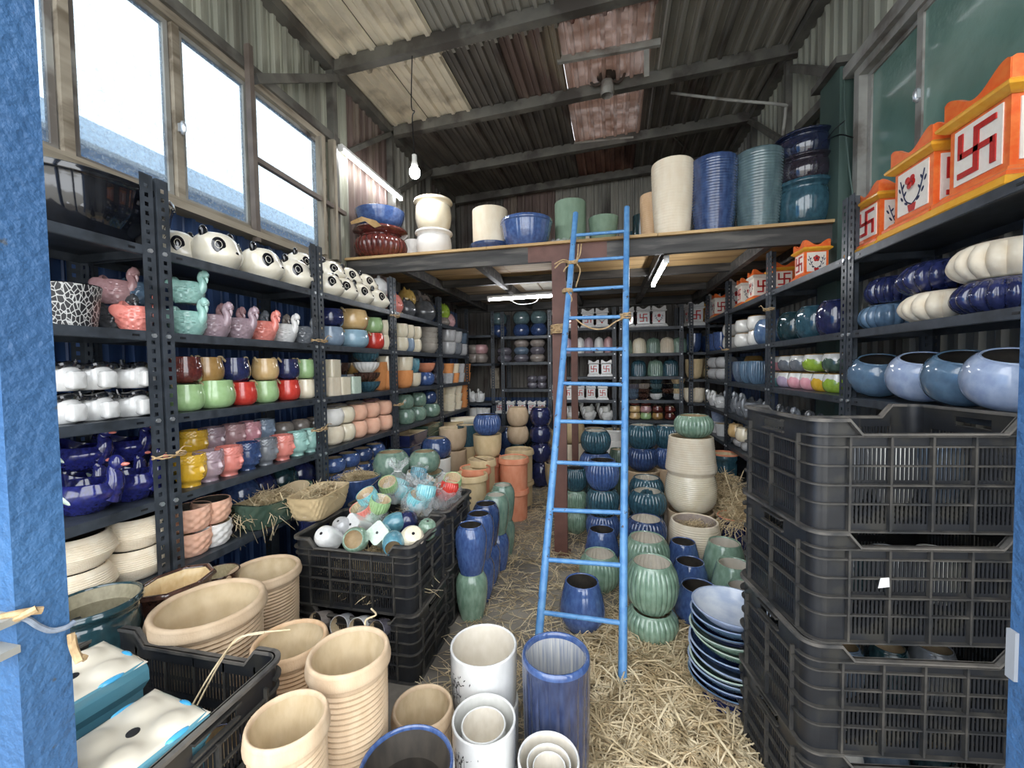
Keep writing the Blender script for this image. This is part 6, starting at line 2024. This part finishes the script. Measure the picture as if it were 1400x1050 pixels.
stack(990, 704, [('urn', 36, 621, 'teal', 'teal planter with terracotta rim by the right rack', dict(rim=G('terracotta')))])
stack(1004, 768, [('urn', 44, 706, 'navy', 'navy planter with terracotta rim half buried in straw', dict(rim=G('terracotta')))])
stack(846, 682, [('fluted', 30, 615, 'darkgreen', 'dark green fluted pot far behind the right ladder rail')])
stack(813, 652, [('collar', 30, 603, 'chalk', 'chalk white planter, lower one far behind the ladder on the left'), ('collar', 29, 586, 'chalk', 'chalk white planter, upper one far behind the ladder on the left')])
stack(839, 652, [('collar', 30, 603, 'chalk', 'chalk white planter, lower one far behind the ladder on the right'), ('collar', 29, 587, 'chalk', 'chalk white planter, upper one far behind the ladder on the right')])

# stacked shallow dishes beside the crates
pc = np.array(_r * (1004 - 700) / F * 1.665 + _f * 1.665 + EYE)
z = 0.0
pot('low', (pc[0], pc[1] + .01, 0), .12, .05, 'navy', 'navy low bowl under the stack of shallow dishes', parts=True)
DC = [('navy', .165), ('deepblue', .168), ('slateblue', .168), ('darkgreen', .162), ('steel', .17), ('deepblue', .172), ('celadon', .16), ('green', .163), ('navy', .158), ('slateblue', .158), ('paleblue', .156)]
for i, (c, R) in enumerate(DC):
    pot('plate', (pc[0] + rng.uniform(-.006, .006), pc[1] + rng.uniform(-.006, .006), .045 + i * .03), R, .07, c,
        f'{WORD[c]} shallow dish, {ORD[i]} from the bottom of the dish stack beside the right crates' if i < 10 else 'pale blue shallow dish on top of the dish stack beside the crates',
        'stack of shallow dishes', parts=True, rot=(rng.uniform(-.05, .05) + .03, rng.uniform(-.05, .05), rng.uniform(0, 6)), rim=G('paleblue' if c in ('steel', 'slateblue', 'deepblue', 'paleblue') else 'palegreen' if 'green' in c or c == 'celadon' else 'slateblue'),
        inner=mat('pale_dish_glaze', '#b9c6dc', '#dfe6ef', rough=.2, scale=2, coat=.4) if i == 10 else G(c), name='shallow_dish', cat='dish')

# ================================================================== CRATE CONTENTS AND BAGS
cs3 = nest(MX + .3, MY + .2, CH + .05, .27, .17, 700, 'straw packing under the loose pots in the middle crate', 0, .12, 11)
LP = [('tumbler', 446, 731, .048, .09, 'white', (2.3, .2, .4)), ('tumbler', 468, 718, .045, .09, 'palegrey', (2.6, .1, 1)), ('cube', 487, 716, .045, .085, 'white', (2.1, .4, .9)), ('round', 487, 735, .052, .095, 'celadon', (1.15, .1, .3)),
      ('round', 505, 706, .056, .1, 'celadon', (2.9, .3, .2)), ('cube', 520, 728, .045, .085, 'palegreen', (2.3, .6, .7)), ('round', 537, 713, .046, .09, 'seablue', (1.3, .2, 2.0)), ('tumbler', 556, 710, .05, .1, 'navy', (2.0, .3, -1.3)),
      ('ribround', 563, 733, .05, .1, 'cream', (2.4, .3, -.7)), ('round', 584, 719, .042, .08, 'celadon', (2.9, .2, 0)), ('round', 538, 738, .045, .09, 'seablue', (1.7, .3, .5))]
for i, (sh, px, py, R, h_, c, rt) in enumerate(LP):
    p = at(px, py, z=.625)
    if rt[0] > 2:
        rt = (-rt[0], rt[1], -rt[2] * .5)
    M = Euler(rt).to_matrix()
    off = M @ Vector((0, 0, h_ / 2))
    lo = pot(sh, (p[0] - off.x, p[1] - off.y, .615 - off.z), R * 1.12, h_ * 1.1, c, f'loose {WORD[c]} small pot tipped over in the middle crate, number {i + 1} of the pile' if False else
        f'{WORD[c]} small pot {"tipped upside down" if rt[0] < 0 else "lying on its side"}, {ORD[min(i, 10)] if i < 11 else ("second last" if i == 11 else "last")} in the crate of loose pots', 'loose pots in the middle crate', rot=rt, parts=True, name='small_pot')
    if rt[0] < 0:
        put('drain_hole', MB().tube([(0, 0, .02), (0, 0, -.012)], .13, 12).mesh('small_drain_hole'), INK, lo)
for i in range(4):
    pot('tumbler', (MX + .15 + i * .1, MY + .05, CH - .09), .045, .09, ('taupe', 'palegrey', 'white', 'purple')[i], f'{("taupe", "pale grey", "white", "dull purple")[i]} pot showing over the edge of the lower middle crate', rot=(PI / 2 - .3, 0, rng.uniform(-.3, .3)), name='small_pot')


def bag(px, py, z, R, h_, label, lean, seed):
    g = np.random.default_rng(seed)
    p = at(px, py, z=z + .08)
    o = root('plastic_bag', label, 'bag', (p[0], p[1], z), rot=(lean[0], lean[1], g.uniform(0, 6)))
    pr = crom([(.02, .0), (R * .8, .004), (R, h_ * .2), (R * .86, h_ * .45), (R * .4, h_ * .66), (R * .2, h_ * .74), (R * .42, h_ * .9), (R * .62, h_)], 7)
    ph = g.uniform(0, 6, 8)

    def d(Rr, Z, TH):
        k = .06 * np.cos(TH * 5 + ph[0] + Z * 30) + .05 * np.cos(TH * 9 + ph[1] - Z * 45) + .035 * np.cos(TH * 17 + ph[2] + Z * 80)
        k = k * (1 + 1.5 * np.clip((Z - h_ * .45) / (h_ * .5), 0, 1))
        return Rr * (1 + k), Z + .012 * np.cos(TH * 4 + ph[3]) * np.clip((Z - h_ * .7) / h_, 0, 1) * 4
    mb = MB().lathe(pr, 64, d)
    put('film', mb.mesh('bag_film', ang=50), BAG, o)
    tie = MB().tube([(R * .22 * math.cos(a), R * .22 * math.sin(a), h_ * .74) for a in np.linspace(0, 2 * PI, 13)], .003, 5)
    put('tie', tie.mesh('bag_tie'), G('white'), o)
    return p


BZ = 2 * CH + .005
cs4 = nest(MX + .3, MY + .62, CH + .08, .27, .17, 500, 'straw packing under the bagged pots in the rear crate', 0, .16, 12)
for i, (px, py, R, h_, lean, cc, t) in enumerate(((541, 668, .1, .25, (.05, .1), ('aqua', 'aqua', 'apple'), 'clear plastic bag of aqua pots with tall twisted neck'), (570, 655, .085, .17, (-.2, .15), ('aqua', 'white', 'seablue'), 'clear plastic bag of pale pots at the back of the rear crate'),
                                            (572, 682, .1, .2, (.1, .0), ('aqua', 'aqua', 'aqua'), 'clear plastic bag of aqua ribbed pots in front'), (612, 667, .1, .16, (-.1, .5), ('red', 'red', 'apple'), 'clear plastic bag of red and green pots at the right'),
                                            (508, 690, .085, .13, (.1, -.3), ('coral', 'apple', 'aqua'), 'clear plastic bag of coral and green pots at the left'))):
    p = bag(px, py, BZ - .03, R, h_, t, lean, 20 + i)
    for k, c in enumerate(cc):
        a = k * 2.1 + i
        pot('flutedcup', (p[0] + .035 * math.cos(a), p[1] + .035 * math.sin(a), BZ - .02 + .03 * k), .055, .085, c,
            f'{WORD[c]} ribbed cup, {ORD[k]} inside the {"tall necked;rearmost;front;right;left".split(";")[i]} plastic bag', f'cups in the plastic bags', rot=(rng.uniform(-.5, .5), rng.uniform(-.5, .5), a))
# dark wares inside the right hand crates, glimpsed through the slits
gi = np.random.default_rng(5)
for k in range(4):
    for i in range(4):
        q = np.array([.08 + i * .14, .2, 0])
        M = Matrix.Rotation(ang, 3, 'Z')
        v = M @ Vector(q)
        c = ('grey', 'offwhite', 'steel', 'darkteal')[(i + k) % 4]
        if k == 3 and i > 1:
            pass
        pot('round', (RC0[0] + v.x, RC0[1] + v.y, k * CH + .014), .063, .16 if k < 3 else .2, c, f'{WORD[c]} pot inside the right crate stack, {ORD[i]} from left in the {("lowest", "second", "third", "topmost")[k]} crate', 'pots inside the right crates')

# ================================================================== STRAW ON THE FLOOR
g = np.random.default_rng(99)


def dense():
    while True:
        x, y = g.uniform(-.08, .62), g.uniform(1.0, 2.3)
        if x < .08 + .0 and y < 1.2:
            continue
        return x, y


o = put('floor_straw', blades(g, 5200, dense, lambda a, b: .004 + .03 * g.random() ** 2 + .03 * max(0, a) * g.random(), (.09, .3), .0026, .1), STRAW)
lab(o, 'thick dry straw spread on the floor between the ladder foot and the dishes', 'straw')
o['kind'] = 'stuff'


def sparse():
    return g.uniform(-.75, .25), 1.5 + 3.6 * g.random() ** 1.2


o = put('floor_straw', blades(g, 2600, sparse, lambda a, b: .004 + .012 * g.random(), (.07, .24), .0019, .06), STRAW)
lab(o, 'thin scattered straw on the grey concrete aisle', 'straw')
o['kind'] = 'stuff'
nest(1.0, 3.75, .02, .24, .75, 1500, 'big heap of straw at the foot of the right rack', 0, .42, 31, name='straw_heap', ln=(.08, .28), th=.0022)
nest(.93, 3.1, .3, .14, .14, 420, 'straw spilling over the navy terracotta rimmed planter', .35, .16, 32, name='straw_heap', ln=(.08, .24), th=.002)
# single long straws on the front left crate and the tall ribbed planter
for i, (pts, t) in enumerate(((((-1.06, .84, .5), (-1.02, .9, .62), (-1.0, .945, .655), (-.88, .99, .66)), 'long bent straw leaning over the rim of the front left crate'),
                              (((-1.07, .83, .5), (-1.03, .88, .6), (-1.0, .93, .655), (-.93, .95, .67)), 'second long straw beside the bent one on the front left crate'),
                              (((-1.07, .84, .5), (-1.02, .8, .53), (-.97, .79, .56)), 'short straw poking from the front left crate'),
                              (((-.72, 1.12, .59), (-.73, 1.13, .62), (-.7, 1.14, .635), (-.71, 1.13, .66)), 'curled straw tuft on the back rim of the tall ribbed planter'))):
    so = root('straw_strand', t, 'straw', pts[0])
    P = [np.array(q) - np.array(pts[0]) for q in pts]
    put('strand', MB().tube(crom(P, 5), .0025, 5).mesh('strand'), STRAW, so)
# thin straw and twine tied on rack uprights
for px, py, X, t in ((232, 622, -1.63, 'pair of rack uprights between the first two left bays'), (437, 466, -1.63, 'rack uprights between the second and third left bays'), (540, 432, -1.63, 'rack uprights between the third and fourth left bays'),
                     (545, 553, -1.63, 'fourth left rack upright lower down'), (1051, 423, 1.13, 'second right rack upright'), (992, 478, 1.13, 'third right rack upright'), (437, 587, -1.63, 'second left rack uprights lower down')):
    p = at(px, py, x=X)
    o = root('twine_tie', f'jute twine tied round the {t}', 'rope', p)
    a_, b_ = .03, .06
    put('loop', MB().tube([(a_ * math.cos(q), b_ * math.sin(q), .006 * math.sin(q * 2.5)) for q in np.linspace(0, 4 * PI, 33)], .003, 5).mesh('twine_loop'), ROPE, o)
    put('end', MB().tube(crom([(a_ * np.sign(-X), 0, 0), (a_ * np.sign(-X) * 1.4, .02, .03), (a_ * np.sign(-X) * 1.5, .05, .025)], 4), .0022, 5).mesh('twine_end'), ROPE, o)
